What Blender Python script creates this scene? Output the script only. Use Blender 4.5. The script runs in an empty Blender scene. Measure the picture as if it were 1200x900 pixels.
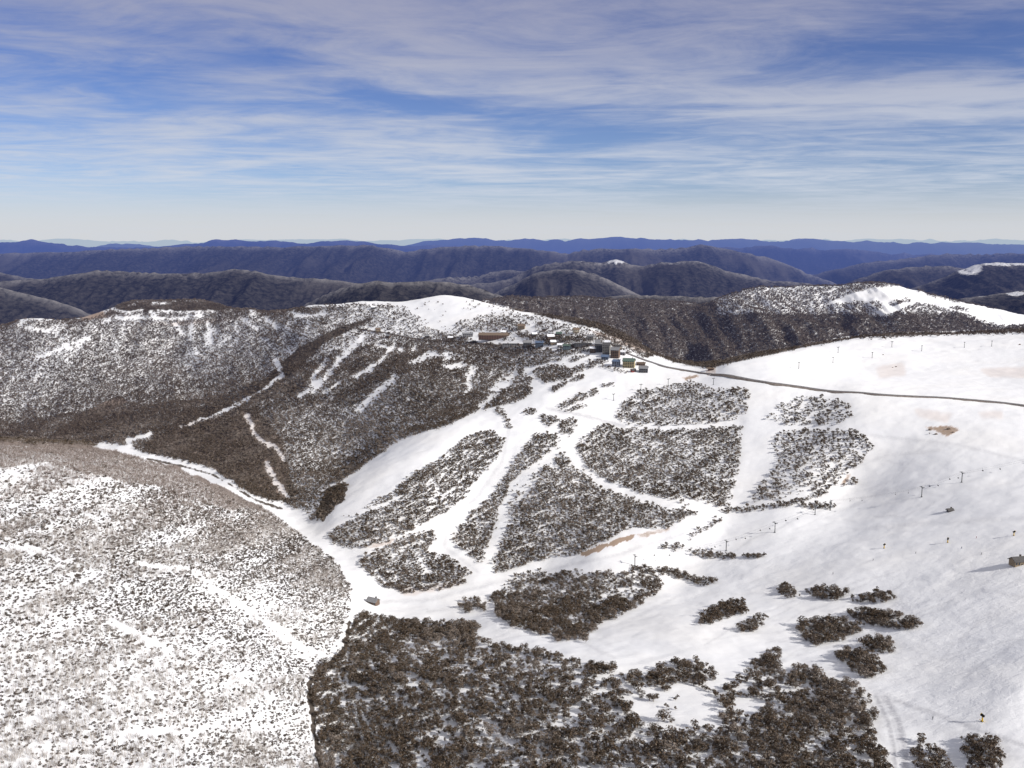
import bpy, bmesh, math, random, time
import numpy as np
T0 = time.time()
random.seed(7); RS = np.random.RandomState(11)
scene = bpy.context.scene
col = scene.collection
R = math.radians

# ------------------------------------------------------------------ camera
FPX, W0, H0, HORIZ = 1100.0, 1200, 900, 274.0
PITCH = math.atan((450 - HORIZ) / FPX)
CZ = 400.0
cam_d = bpy.data.cameras.new('camera'); cam = bpy.data.objects.new('camera', cam_d); col.objects.link(cam)
cam.location = (0, 0, CZ); cam.rotation_euler = (R(90) - PITCH, 0, 0)
cam_d.sensor_fit = 'HORIZONTAL'; cam_d.sensor_width = 36; cam_d.lens = 36 * FPX / W0
cam_d.clip_start = 1; cam_d.clip_end = 300000
scene.camera = cam
cP, sP = math.cos(PITCH), math.sin(PITCH)

def ray(px, py):
    x = (np.asarray(px, float) - 600) / FPX; v = (450 - np.asarray(py, float)) / FPX
    return x, cP + v * sP, -sP + v * cP
def slope_of(px, py):          # (X/D, drop/D) of a sight line, D = distance north of the viewpoint
    x, y, z = ray(px, py); return x / y, -z / y
def project(X, Y, Z):
    d = Y * cP - (Z - CZ) * sP; u = Y * sP + (Z - CZ) * cP
    return 600 + FPX * X / d, 450 - FPX * u / d

# ------------------------------------------------------------------ noise
def _hash(ix, iy, s):
    h = (ix.astype(np.int64) * 374761393 + iy.astype(np.int64) * 668265263 + s * 974711) & 0xffffffff
    h = ((h ^ (h >> 13)) * 1274126177) & 0xffffffff
    return ((h ^ (h >> 16)) & 0xffff) / 65535.0
def vnoise(x, y, s=0):
    x0 = np.floor(x); y0 = np.floor(y); fx = x - x0; fy = y - y0
    fx = fx * fx * fx * (fx * (fx * 6 - 15) + 10); fy = fy * fy * fy * (fy * (fy * 6 - 15) + 10)
    a = _hash(x0, y0, s); b = _hash(x0 + 1, y0, s); c = _hash(x0, y0 + 1, s); d = _hash(x0 + 1, y0 + 1, s)
    return (a + (b - a) * fx) * (1 - fy) + (c + (d - c) * fx) * fy
def fbm(x, y, s=0, o=4, g=.5):
    r = 0; a = 1; t = 0
    for i in range(o):
        r = r + a * vnoise(x, y, s + i * 17); t += a; a *= g; x = x * 2.03 + 3.1; y = y * 2.03 + 7.7
    return r / t
def ridged(x, y, s=0, o=3):
    r = 0; a = 1; t = 0
    for i in range(o):
        r = r + a * (1 - np.abs(2 * vnoise(x, y, s + i * 13) - 1)); t += a; a *= .5; x = x * 2.1 + 1.3; y = y * 2.1 + 5.1
    return r / t
def sstep(a, b, x):
    t = np.clip((x - a) / (b - a), 0, 1); return t * t * (3 - 2 * t)

# ------------------------------------------------------------------ terrain survey: sight lines with distances
CP = [  # near-left spur
 (-250,900,300),(-100,900,315),(0,900,330),(200,900,380),(330,900,440),(370,892,480),
 (0,780,420),(150,780,470),(300,790,560),(385,800,620),(0,680,540),(150,680,620),(300,690,720),(400,760,700),
 (0,600,720),(150,600,800),(300,640,900),(395,695,830),(-200,520,950),
 (0,517,1000),(100,522,1050),(200,545,1100),(270,578,1130),(322,605,1150),
 (440,705,860),(410,655,980),(370,620,1100),(337,592,1230),(240,555,1450),(150,522,1700),
 (0,510,1900),(-200,500,1900),
 # left mountain
 (-200,380,2600),(-60,378,2600),(30,376,2600),(90,376,2650),(120,366,2750),(150,355,2850),(180,353.5,2850),(240,354,2850),(268,362,2750),(300,366,2680),(350,361,2550),(420,360,2450),
 (480,358,2400),(520,352.5,2400),(560,356,2350),(600,366,2250),(650,378,2150),(700,388,2000),(740,400,1850),(770,416,1720),(800,424,1600),
 (0,450,2250),(0,410,2450),(100,450,2200),(100,500,1900),(200,420,2400),(200,480,1950),(300,400,2350),(285,455,2010),(300,480,1780),
 (330,420,2150),(350,405,2150),(380,420,2020),(250,520,1620),(330,530,1480),(320,560,1360),(400,400,2100),(400,440,1850),(400,500,1580),(360,560,1320),(400,545,1400),
 (480,440,1680),(480,480,1530),(450,520,1380),(500,400,1980),(560,410,1850),(560,440,1650),(540,478,1460),(600,440,1620),
 # centre spur and runs
 (600,478,1400),(540,503,1310),(480,535,1240),(430,570,1170),(390,603,1110),(560,560,1180),(500,580,1120),(450,620,1040),(430,650,980),
 (560,620,1050),(500,670,940),(560,660,950),(560,690,890),(640,668,920),(700,650,910),(800,612,970),(860,597,1010),(1000,570,1015),
 (640,620,1010),(640,580,1100),(640,530,1220),(640,470,1400),(700,440,1500),(720,500,1290),(760,570,1090),(800,450,1420),(850,430,1450),(850,500,1240),(850,560,1090),
 (950,500,1190),(950,550,1060),
 # right snowfields
 (838,438,1440),(920,450,1330),(1000,458,1270),(1100,465,1210),(1200,474,1150),(1350,480,1100),
 (850,424,1560),(900,415,1640),(950,408,1760),(1000,400,1870),(1100,393,1900),(1200,388,1900),(1350,384,1900),(1000,430,1500),(1100,430,1480),(1200,430,1440),
 (1100,500,1095),(1000,520,1100),(1200,520,1000),(1100,530,1020),(1100,560,955),(1200,560,900),(1000,600,950),(1100,600,870),(1200,600,810),(900,620,930),
 (900,660,850),(1000,650,810),(1100,650,760),(1200,650,710),(800,672,870),(700,690,840),(1000,720,680),(1100,720,640),(1200,720,600),(1350,720,560),
 (900,760,620),(1000,800,530),(1100,800,510),(1200,800,480),(1200,900,400),(1100,900,410),(1000,900,415),(850,900,425),(700,900,440),(550,900,460),(450,900,470),(1350,900,390),
 (450,800,600),(550,760,670),(700,780,590),(800,720,720),(600,720,780),(500,730,790)]
HP = [  # out of sight, behind the crests: px, D, drop below the viewpoint
 (-200,1300,330),(0,1300,330),(120,1350,352),(-200,1600,400),(0,1650,400),
 (-200,3000,420),(0,3000,420),(200,3300,420),(400,2900,420),(440,2680,330),(500,2620,310),(350,2850,340),(560,2600,310),(550,2800,420),(700,2450,410),(800,1980,390),(900,2050,390),(1000,2300,370),(1100,2350,350),(1200,2350,350),(1350,2350,350),
 (-200,3700,700),(100,3700,700),(400,3500,700),(700,3200,700),(900,2800,600),(1100,2900,560),(1300,2900,560),(700,3700,800),(1000,3700,700),
 (-300,150,110),(100,200,150),(600,250,200),(1000,250,190),(1400,230,180)]
pu, pv, pz = [], [], []
for px, py, D in CP:
    u, s = slope_of(px, py); pu.append(u); pv.append(math.log(D)); pz.append(-s * D)
for px, D, dr in HP:
    pu.append((px - 600) / FPX); pv.append(math.log(D)); pz.append(-dr)
pu = np.array(pu); pv = np.array(pv) * .55; pz = np.array(pz, float)
def K(r2): return .5 * r2 * np.log(r2 + 1e-12)
n = len(pu)
A = np.zeros((n + 3, n + 3)); A[:n, :n] = K((pu[:, None] - pu) ** 2 + (pv[:, None] - pv) ** 2) + np.eye(n) * 6e-5
A[:n, n] = 1; A[:n, n + 1] = pu; A[:n, n + 2] = pv; A[n:, :n] = A[:n, n:].T
TW = np.linalg.solve(A, np.concatenate([pz, [0, 0, 0]]))
def tps(u, v):
    v = v * .55; out = TW[n] + TW[n + 1] * u + TW[n + 2] * v
    for i in range(n): out = out + TW[i] * K((u - pu[i]) ** 2 + (v - pv[i]) ** 2)
    return out

# far ranges: skyline as surveyed, distance, flank steepness
RID = [
 (3350,.30,[(560,352),(600,347),(625,348.5),(675,347),(712,350),(750,351),(800,354),(825,357),(860,366),(900,380)]),
 (3900,.30,[(690,356),(712,347),(740,345.5),(775,346),(850,348),(880,352)]),
 (3300,.27,[(800,364),(825,356),(850,347),(870,339.5),(890,336),(950,334.5),(982,334),(1010,331.5),(1025,330.5),(1040,331.5),(1055,335),(1080,341),(1100,347),(1125,353),(1160,360),(1200,368),(1260,378)]),
 (4600,.30,[(1080,358),(1110,352),(1160,345),(1200,340),(1300,336)]),
 (4300,.33,[(330,368),(360,355),(387,342),(417,331.5),(442,329),(460,331),(480,330),(505,329),(525,330),(550,334),(570,340),(590,347),(620,360)]),
 (6000,.33,[(-100,334),(0,329),(50,326),(82,321),(115,316),(140,317),(170,319),(205,320),(240,319),(275,315),(300,317),(315,321),(337,324),(375,326),(400,328),(417,331),(450,338)]),
 (5200,.30,[(-100,338),(0,336),(40,345),(80,356)]),
 (8000,.30,[(-100,316),(0,319),(25,324),(60,330)]),
 (6500,.33,[(560,352),(575,345),(600,333),(625,320),(650,315.5),(675,315),(700,321),(720,331),(745,343),(770,352)]),
 (8200,.30,[(530,340),(550,332),(575,330),(600,325),(625,312),(650,307),(682,305),(705,308),(715,305.5),(722,304),(730,306),(740,310),(755,311),(775,307),(812,305),(825,307),(850,316),(875,322),(900,328),(950,332),(980,340)]),
 (9500,.28,[(480,332),(512,326),(525,324),(562,323),(580,317),(600,315.5),(640,322)]),
 (12500,.26,[(-100,297),(0,296),(67,295),(120,292),(150,291),(180,290),(225,288),(300,288.5),(362,288),(400,287),(432,286.5),(450,290),(475,294),(500,291),(525,289),(550,287),(575,287.5),(600,290),(612,290.5),(645,294),(665,297),(682,292),(705,291),(750,291),(775,291),(807,289),(822,286),(835,288),(850,291),(870,295),(900,301),(925,310),(950,321),(970,328)]),
 (25000,.22,[(-100,282),(0,281),(40,280),(75,282.5),(100,286),(150,288),(200,287),(230,282.5),(247,280.5),(300,280),(337,280.5),(355,282),(400,281),(432,283),(455,284),(487,286),(512,287),(560,289)]),
 (42000,.20,[(60,290),(105,287),(125,284.5),(147,283),(162,286),(190,286),(300,288),(440,287),(475,285),(500,282),(525,278),(540,277),(562,278),(600,279),(620,279),(647,277),(665,278),(690,279.5),(720,277.5),(760,277),(790,279),(815,280),(850,279),(900,279.5),(932,279),(960,280),(1000,282),(1030,281),(1075,282),(1125,284),(1200,285),(1300,285)]),
 (20000,.24,[(800,293),(845,288),(900,286),(937,289),(987,291),(1012,292),(1050,295),(1090,297),(1140,300)]),
 (13500,.27,[(940,326),(950,322),(975,316),(1012,307),(1050,304),(1087,299),(1115,296),(1150,297),(1180,296),(1200,297),(1300,300)]),
 (9200,.30,[(980,336),(1000,328),(1030,318),(1060,313),(1090,310.5),(1120,312),(1150,318),(1180,325)]),
 (7200,.30,[(1060,340),(1085,332),(1105,325),(1122,317),(1140,311),(1155,308),(1175,307),(1200,307.5),(1300,310)]),
 (88000,.10,[(-300,279.5),(1500,279.5)]),
]
RID2 = []
for D, fl, pts in RID:
    us, ss = zip(*[slope_of(a, b) for a, b in pts]); RID2.append((D, fl, np.array(us), np.array(ss)))
def far_height(u, D):
    X = u * D
    best = np.full(u.shape, -1000.0) + 60 * fbm(X / 2500, D / 2500, 5)
    best2 = np.full(u.shape, 1e9)
    for i, (Dr, fl, us, ss) in enumerate(RID2):
        L = Dr * .12
        Dm = Dr * (1 + .05 * (fbm(X / L, X * 0 + i, 40 + i, 3) - .5))
        s = np.interp(u, us, ss); e = np.maximum(us[0] - u, u - us[-1])
        z = -s * Dm - np.where(e > 0, e, 0) * Dr * .45
        z = z + Dr * .0009 * (fbm(X / (Dr * .012), X * 0 + 3.3, 70 + i, 3) - .5)
        t = np.abs(D - Dm) / (Dr * .025)
        fall = Dr * .025 * fl * (t * t / (1 + t))
        sp = ridged(X / (Dr * .055) + .3 * vnoise(D / (Dr * .08), X / (Dr * .1), i), D / (Dr * .25), 90 + i, 3)
        sp2 = ridged(X / (Dr * .016) + .4 * vnoise(D / (Dr * .03), X / (Dr * .03), i + 30), D / (Dr * .05), 130 + i, 3)
        h = z - fall * (1.5 - .8 * sp) - Dr * .011 * (1 - sp) * t / (t + .6) - Dr * .0068 * (1 - sp2) * t / (t + .35)
        h = h - Dr * .0016 * (1 - ridged(X / (Dr * .0062), D / (Dr * .022), 150 + i, 2)) * t / (t + .2)
        best2 = np.where(h > best, t, best2); best = np.maximum(best, h)
    return best, best2
# rounded drop: near relief
def height_full(u, D):
    v = np.log(D); X = u * D
    z = np.empty(u.shape); near = D < 3700
    z[:] = -1e5
    zn = tps(u[near], v[near])
    Xn, Yn = X[near], D[near]
    vis_amp = sstep(250, 700, Yn)
    zn = zn + (fbm(Xn / 95, Yn / 95, 3, 4) - .5) * 7 * (0.35 + .65 * vis_amp) * (1 - .6 * sstep(60, 260, Xn) * sstep(1700, 1400, Yn)) + (fbm(Xn / 17, Yn / 17, 9, 3) - .5) * 1.1 + (fbm(Xn / 60 + .3, Yn / 38, 19, 3) - .5) * 1.8 * sstep(100, 250, Xn) * sstep(1500, 1200, Yn)
    gm = sstep(-120, -420, Xn + .12 * (2000 - Yn)) * sstep(1350, 1750, Yn) * sstep(2900, 2500, Yn)
    sxg = Xn + .35 * Yn; zn = zn + gm * 26 * (ridged(sxg / 170 + .5 * vnoise(Xn / 300, Yn / 300, 8), Yn / 900, 77, 3) - .55)
    z[near] = zn
    # gullies on the left mountain
    zf, tf = far_height(u, D)
    fb = sstep(2300, 2900, D)
    zf = np.where(D > 2300, zf, -1e5)
    w = np.where(near, sstep(3300, 3700, D), 1)
    zz = np.where(near, np.maximum(z * (1 - w) + w * np.minimum(z, zf), zf), zf)
    return zz + CZ, tf, (zf > z)

EXT = 0.78
us = np.concatenate([np.linspace(-EXT, -.60, 40, endpoint=False), np.linspace(-.60, .60, 800), np.linspace(.60, EXT, 41)[1:]])
vs = np.concatenate([np.linspace(math.log(130), math.log(260), 70, endpoint=False), np.linspace(math.log(260), math.log(3000), 860, endpoint=False),
                     np.linspace(math.log(3000), math.log(15000), 430, endpoint=False), np.linspace(math.log(15000), math.log(95000), 150)])
NU, NV = len(us), len(vs)
U, V = np.meshgrid(us, vs); D = np.exp(V); X = U * D
Z = np.empty(U.shape); TF = np.empty(U.shape); ISF = np.zeros(U.shape, bool)
for j0 in range(0, NV, 24):
    sl = slice(j0, min(NV, j0 + 24)); Z[sl], TF[sl], ISF[sl] = height_full(U[sl], D[sl])
print('terrain', time.time() - T0)
def Hat(x, y):
    x = np.asarray(x, float); y = np.asarray(y, float)
    fu = np.interp(x / y, us, np.arange(NU)); fv = np.interp(np.log(y), vs, np.arange(NV))
    i = np.clip(fu.astype(int), 0, NU - 2); j = np.clip(fv.astype(int), 0, NV - 2); a = fu - i; b = fv - j
    return (Z[j, i] * (1 - a) + Z[j, i + 1] * a) * (1 - b) + (Z[j + 1, i] * (1 - a) + Z[j + 1, i + 1] * a) * b
VISS = np.maximum.accumulate((Z - CZ) / D, axis=0)       # skyline slope seen so far along each bearing
def hidden_by(x, y, z):
    fu = np.interp(x / y, us, np.arange(NU)); fv = np.interp(np.log(y), vs, np.arange(NV))
    i = np.clip(np.rint(fu).astype(int), 0, NU - 1); j = np.clip(fv.astype(int), 0, NV - 1)
    return VISS[j, i] * y - (z - CZ)                        # metres below the line of sight
DS = np.exp(np.linspace(math.log(200), math.log(9000), 5000))
def at(px, py):
    u, s = slope_of(px, py); h = Hat(u * DS, DS); below = h >= CZ - s * DS
    k = int(np.argmax(below)) if below.any() else int(np.argmin(CZ - s * DS - h))
    return np.array([u * DS[k], DS[k], h[k]])

# ------------------------------------------------------------------ survey sheet: what covers the ground where (map drawn from the sight lines)
yy, xx = np.mgrid[0:H0, 0:W0]
RAGX = (fbm(xx / 8, yy / 6, 21, 3) - .5) * 9 * np.clip((yy - 300) / 400, .35, 1.2)
RAGY = (fbm(xx / 8, yy / 6, 27, 3) - .5) * 6 * np.clip((yy - 300) / 400, .3, 1.2)
LN = fbm(xx / 6, yy / 5, 33, 2) - .5
def poly_mask(pts):
    pts = [(-40 if x <= 0 else 1240 if x >= 1199 else x, y) for x, y in pts]
    m = np.zeros((H0, W0), bool); P = pts + [pts[0]]
    ymin = max(0, int(min(p[1] for p in pts))); ymax = min(H0, int(max(p[1] for p in pts)) + 2)
    sx, sy = xx[ymin:ymax] + .5, yy[ymin:ymax] + .5
    # ragged outline
    sx = sx + RAGX[ymin:ymax]; sy = sy + RAGY[ymin:ymax]; mm = np.zeros(sx.shape, bool)
    for (x0, y0), (x1, y1) in zip(P[:-1], P[1:]):
        if y0 == y1: continue
        c = ((y0 > sy) != (y1 > sy)) & (sx < (x1 - x0) * (sy - y0) / (y1 - y0) + x0); mm ^= c
    m[ymin:ymax] = mm; return m
def line_dist(pts):
    d = np.full((H0, W0), 1e9); XA = [p[0] for p in pts]; YA = [p[1] for p in pts]
    s_ = (slice(max(0, int(min(YA)) - 30), int(max(YA)) + 30), slice(max(0, int(min(XA)) - 30), int(max(XA)) + 30)); xq, yq, dq = xx[s_], yy[s_], d[s_]
    for (x0, y0), (x1, y1) in zip(pts[:-1], pts[1:]):
        dx, dy = x1 - x0, y1 - y0; t = np.clip(((xq - x0) * dx + (yq - y0) * dy) / (dx * dx + dy * dy + 1e-9), 0, 1)
        dq[:] = np.minimum(dq, np.hypot(xq - x0 - t * dx, yq - y0 - t * dy))
    return d
WOOD = np.zeros((H0, W0)); FLOOR = np.zeros((H0, W0)); SCRUB = np.zeros((H0, W0)); SAPL = np.zeros((H0, W0)); DIRT = np.zeros((H0, W0)); ZONE = np.zeros((H0, W0), int)
def wood(pts, d, fl=None, zone=None):
    m = poly_mask(pts); WOOD[m] = d; FLOOR[m] = d * .3 if fl is None else fl
    if zone is not None: ZONE[m] = zone
def lane(pts, w, d=0.0, soft=0):
    dist = line_dist(pts) + LN * w * .9
    m = dist < w / 2; WOOD[m] = d; FLOOR[m] = d * .3
def hedge(pts, w, d=.9, zone=None):
    m = line_dist(pts) + LN * w * .8 < w / 2; WOOD[m] = d; FLOOR[m] = .4
    if zone is not None: ZONE[m] = zone

# --- left mountain and its knoll, hilltop, village belt
LM = [(0,376),(60,376),(110,374),(150,352),(260,352),(300,364),(420,357),(480,360),(500,384),(540,395),(600,408),(660,412),(655,424),(618,424),(612,436),(624,458),(615,469),(583,477),(560,481),(537,493),(510,504),(472,513),(446,531),(408,560),(384,571),(350,597),(334,590),(300,583),(250,552),(213,541),(173,534),(150,522),(110,524),(60,522),(0,518)]
m = poly_mask(LM)
g = np.clip((yy - 370) / 130.0, 0, 1); lw = np.clip(g + (fbm((xx + .75 * yy) / 40, (yy - .5 * xx) / 130, 53, 3) - .5) * 1.7, 0, 1); WOOD[m] = (.80 + .12 * lw)[m]; FLOOR[m] = (.38 + .12 * lw)[m]
# speckle of snowy openings that thins downhill
sk = (xx + .75 * yy); al = (yy - .5 * xx); op = .5 * fbm(sk / 9, al / 34, 51, 3) + .5 * fbm(xx / 9, yy / 9, 54, 3) + .30 * (1 - g) - .61
band = fbm(sk / 46, al / 150, 55, 3) - .5
mm = m & (op > .19) & (yy < 470); WOOD[mm] *= .5; FLOOR[mm] *= .4
mm = m & (band > .10) & (xx < 420); WOOD[mm] = .90; FLOOR[mm] = .48
dark = [(290,473),(315,440),(350,408),(400,382),(440,372),(380,402),(340,440),(310,462),(240,490),(200,500),(215,480)]
wood(dark, .97, .85)  # gully wall facing off the sun: shade put in as dark floor, denser trees
wood([(170,520),(215,497),(290,480),(330,500),(345,540),(350,575),(336,588),(300,580),(250,548),(213,536),(175,530)], .97, .9)
wood([(300,470),(345,466),(420,480),(470,475),(520,490),(450,525),(405,558),(380,570),(345,575),(330,520)], .82, .34)
wood([(0,470),(60,480),(100,495),(60,515),(0,517)], .9, .48)
wood([(60,512),(90,487),(140,464),(150,470),(110,495),(75,516)], .97, .85)
# knoll
wood([(115,372),(135,360),(150,354),(200,353),(255,353),(268,362),(230,364),(150,366)], .9, .75)
for pts, w in [([(135,373),(170,372),(200,374),(235,370)],4),([(176,366),(182,371)],5),([(120,377),(130,374)],5),([(225,380),(222,398)],5),([(243,378),(247,402)],5),([(340,367),(362,372),(380,367)],5),([(45,420),(75,407),(105,396)],4),([(205,380),(214,392)],4),([(283,372),(300,385)],4),([(130,362),(150,366),(165,363)],3),([(185,364),(215,366),(250,365)],3),([(30,384),(60,388)],4),([(310,372),(325,385)],4),([(150,357),(160,357)],2),([(175,355),(200,355)],2)]:
    lane(pts, w, .05)
# open snow: hilltop, lanes and gullies
for P in [[(478,363),(495,355),(520,351),(533,351),(557,355),(583,356),(603,364),(583,368),(557,373),(540,376),(537,381),(523,388),(513,384),(503,381),(492,373),(482,368)]]:
    wood(P, .03, .0)
wood([(595,364),(640,376),(690,387),(730,398),(765,416),(740,412),(700,402),(660,402),(640,398),(625,384),(600,378),(560,378)], .22, .06)
wood([(440,362),(478,364),(500,384),(480,392),(440,378)], .5, .15)
wood([(700,387),(740,400),(770,417),(755,420),(725,408),(690,400)], .3, .55)
wood([(540,376),(575,370),(605,374),(615,384),(600,392),(560,388),(530,392),(525,387)], .45, .12)
for pts, w in [([(417,482),(440,462),(464,441)],6),([(367,459),(385,438),(405,415),(426,395)],7),([(350,465),(365,455),(367,440),(383,423)],5),([(414,443),(440,428),(461,406)],6),([(548,459),(551,440),(556,424)],8),([(562,479),(580,462),(605,438)],7),([(572,465),(592,437)],5),
               ([(323,423),(330,440),(313,453),(287,470)],5),([(287,470),(253,487),(235,492)],5),([(235,493),(212,500)],4),([(380,460),(400,447)],4),([(480,425),(505,415),(540,418)],7),([(440,405),(470,410)],5),([(520,430),(545,428)],6)]:
    lane(pts, w, .05)
for pts, w in [([(290,488),(297,507),(308,517),(320,523),(333,537)],6.5),([(313,543),(318,556),(323,566),(336,580)],7),([(180,508),(160,514),(152,520),(158,528),(173,533),(213,541),(247,550),(275,570),(300,583),(330,592)],3),([(110,526),(135,522)],9),([(150,517),(178,509)],6)]:
    lane(pts, w, 0)
lane([(425,383),(470,391),(510,397),(560,400),(605,402),(670,405),(705,403),(735,414)], 2.6, 0)
# --- centre: tongue, patches between the runs
wood([(350,592),(372,577),(384,572),(395,570),(392,590),(378,611),(362,610)], .5, .2, 2)
wood([(384,572),(404,566),(407,572),(402,588),(389,601),(378,612),(370,604),(376,588)], .97, .8, 2)
P1 = [(400,618),(427,596),(458,580),(489,553),(516,540),(547,513),(578,504),(592,518),(582,540),(560,562),(547,584),(520,602),(484,622),(453,636),(418,644),(395,640),(385,628)]
wood(P1, .92, .38, 3)
wood([(424,658),(449,642),(484,627),(507,622),(511,633),(504,647),(529,656),(551,671),(542,680),(511,684),(480,689),(453,690),(431,672)], .9, .36, 3)
wood([(618,520),(631,507),(653,511),(658,522),(640,536),(618,549),(600,567),(587,593),(578,620),(571,647),(564,662),(547,649),(529,633),(542,616),(556,598),(578,580),(591,562),(604,540)], .88, .3, 4)
wood([(662,529),(676,549),(702,567),(738,582),(778,589),(800,590),(822,598),(815,604),(800,609),(782,620),(756,618),(729,624),(702,638),(676,651),(649,653),(622,662),(596,669),(577,671),(578,651),(591,624),(604,598),(622,576),(640,553),(653,536)], .9, .34, 4)
hedge([(452,686),(480,692),(515,688),(545,680)], 6, .9, 3)
lane([(655,522),(640,540),(620,552),(606,570),(595,600),(585,625),(578,655),(570,668)], 8, .05)
lane([(650,545),(625,560),(605,585),(597,612)], 6, .35)
for pts, w in [([(400,607),(425,600),(450,592),(470,582)],4),([(505,585),(525,578),(545,560)],3),([(453,645),(458,665),(465,680)],2.2),([(490,650),(500,668)],7),([(418,636),(455,630),(480,623),(510,612)],2)]: lane(pts, w, .15)
P5 = [(722,490),(732,472),(747,460),(767,455),(790,452),(807,448),(823,452),(840,457),(860,455),(878,457),(876,472),(874,486),(862,491),(840,496),(800,499),(770,500),(735,497)]
wood(P5, .60, .10, 5)
wood([(707,498),(723,502),(740,503),(757,504),(778,504),(790,505),(840,502),(868,498),(868,520),(867,544),(858,584),(855,595),(844,594),(827,588),(800,585),(780,587),(740,578),(705,562),(685,545),(673,522),(690,511)], .80, .22, 5)
lane([(772,520),(750,530),(740,545)], 5, .4); lane([(805,515),(812,540)], 4, .4)
wood([(900,490),(910,477),(947,463),(973,467),(997,473),(1000,490),(987,498),(957,500),(917,498)], .42, .04, 6)
wood([(876,587),(902,558),(911,540),(905,520),(912,507),(950,503),(975,506),(1003,503),(1013,513),(1024,527),(1010,545),(993,555),(982,567),(956,576),(933,582),(898,589),(880,591)], .50, .09, 6)
lane([(656,512),(668,527),(680,547),(700,564),(740,580),(780,590),(822,598)], 9, 0)
lane([(658,524),(676,548),(704,568),(745,584)], 6, .05)
# --- bushes on the runs below the village
for P, d in [([(623,437),(638,430),(658,428),(676,437),(663,445),(637,450)],.9),([(635,486),(650,487),(656,496),(645,500),(634,495)],.85),([(657,492),(676,489),(676,500),(668,513),(656,505)],.9),
             ([(653,479),(673,465),(690,461),(700,456),(702,461),(690,467),(672,473),(660,481)],.8),([(660,484),(675,476),(688,472),(690,475),(672,483)],.8),([(612,438),(624,444),(622,452),(600,468),(585,474),(600,450)],.6),([(615,480),(628,480),(628,487),(616,487)],.9)]:
    wood(P, d, .3, 7)
for pts, w in [([(673,434),(684,430),(698,427)],5),([(667,423),(677,420),(688,418)],4),([(648,457),(665,447)],4),([(670,445),(682,442)],5),([(705,453),(719,450)],3),([(583,480),(592,488),(597,499)],6),([(640,421),(600,428)],10),([(640,395),(690,400)],6)]:
    hedge(pts, w, .75, 7)
wood([(535,410),(560,405),(600,405),(650,410),(690,412),(640,424),(612,430),(590,440),(545,425)], .72, .15)
hedge([(700,398),(720,404),(735,412)],9,.5); hedge([(560,392),(600,398)],4,.35,7); hedge([(612,410),(640,410),(665,413)],4,.5,7); hedge([(700,424),(712,426)],3,.6,7); hedge([(590,412),(640,414),(695,410)],5,.8,7); hedge([(610,392),(650,402),(690,404)],7,.6,7); hedge([(690,424),(715,432),(735,436)],3,.5,7); hedge([(470,388),(520,394),(545,398)],6,.6,7)
# --- along the creek track and the right snowfield
hedge([(847,600),(889,596),(933,589)], 6, .95, 8); hedge([(933,589),(951,582),(970,577)], 4, .9, 8); hedge([(987,569),(1004,564)], 3, .9, 8); hedge([(938,593),(978,594)], 5, .97, 8)
hedge([(809,629),(825,620),(844,609)], 6, .6, 8); hedge([(811,648),(835,650),(858,652)], 7, .95, 8); hedge([(872,651),(893,652)], 4, .8, 8); hedge([(776,641),(800,643)], 5, .7, 8)
hedge([(742,668),(775,670),(800,675),(820,681),(833,683)], 7, .97, 8)
wood([(1085,500),(1120,500),(1122,508),(1110,514),(1085,506)], .0, .2); hedge([(1088,506),(1095,510)], 4, .3, 8)
# --- island below the track and the big bottom wood
P12 = [(576,702),(600,680),(631,674),(684,671),(729,671),(764,671),(778,682),(773,696),(756,707),(729,722),(702,731),(684,749),(658,751),(631,742),(600,736),(582,722)]
wood(P12, .8, .16, 9); lane([(672,728),(690,712),(715,700),(745,690)], 9, .25); lane([(590,697),(620,690),(650,690)], 5, .2)
hedge([(545,712),(556,706),(566,712)], 10, .7, 9); hedge([(600,675),(640,668)], 3, .5, 9)
P13 = [(365,800),(380,780),(406,762),(413,727),(427,718),(453,725),(490,729),(524,731),(558,730),(562,752),(578,758),(613,762),(649,767),(690,778),(722,782),(725,790),(700,802),(715,830),(770,850),(830,856),(850,835),(838,815),(800,800),(770,815),(755,800),(770,782),(800,775),(825,778),(838,790),(838,812),(868,795),(880,785),(902,763),(918,766),(918,790),(935,780),(955,782),(960,798),(980,798),(1010,805),(1025,830),(1023,860),(1038,885),(1042,905),(375,905),(372,850)]
wood(P13, .78, .14, 10)
wood([(690,798),(720,785),(725,795),(705,815),(690,812)], .12, .05, 10)
wood([(730,822),(765,812),(795,815),(828,812),(832,835),(805,845),(785,862),(765,850),(740,852)], .06, .03, 10)
wood([(855,825),(880,815),(900,825),(880,845),(860,842)], .1, .05, 10)
wood([(905,800),(930,800),(945,815),(920,828),(905,835)], .35, .15, 10)
wood([(868,800),(885,800),(880,812),(865,815)], .2, .1, 10)
wood([(690,800),(760,790),(760,850),(720,870),(680,850)], .5, .2, 10); wood([(730,822),(765,812),(770,840),(745,850)], .08, .02, 10)
wood([(838,905),(850,880),(900,842),(940,812),(975,800),(1010,806),(1025,830),(1023,860),(1038,888),(1042,905)], .93, .3, 10)
wood([(470,745),(560,758),(640,775),(690,790),(680,815),(620,810),(540,790),(470,775)], .5, .12, 10)
wood([(404,760),(412,735),(440,725),(520,733),(556,733),(557,750),(500,742),(450,740)], .92, .4, 10)
mm = (ZONE == 10) & (fbm(xx / 17, yy / 10, 56, 3) < .43) & (yy > 745) & (xx > 395); WOOD[mm] *= .6
lane([(445,726),(430,745),(422,765)], 5, .1); lane([(555,752),(600,770),(650,785)], 5, .2)
wood([(1070,872),(1082,868),(1096,880),(1112,892),(1115,905),(1075,905)], .8, .1, 11); wood([(1122,868),(1150,864),(1172,866),(1178,885),(1172,905),(1130,905)], .8, .1, 11)
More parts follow.
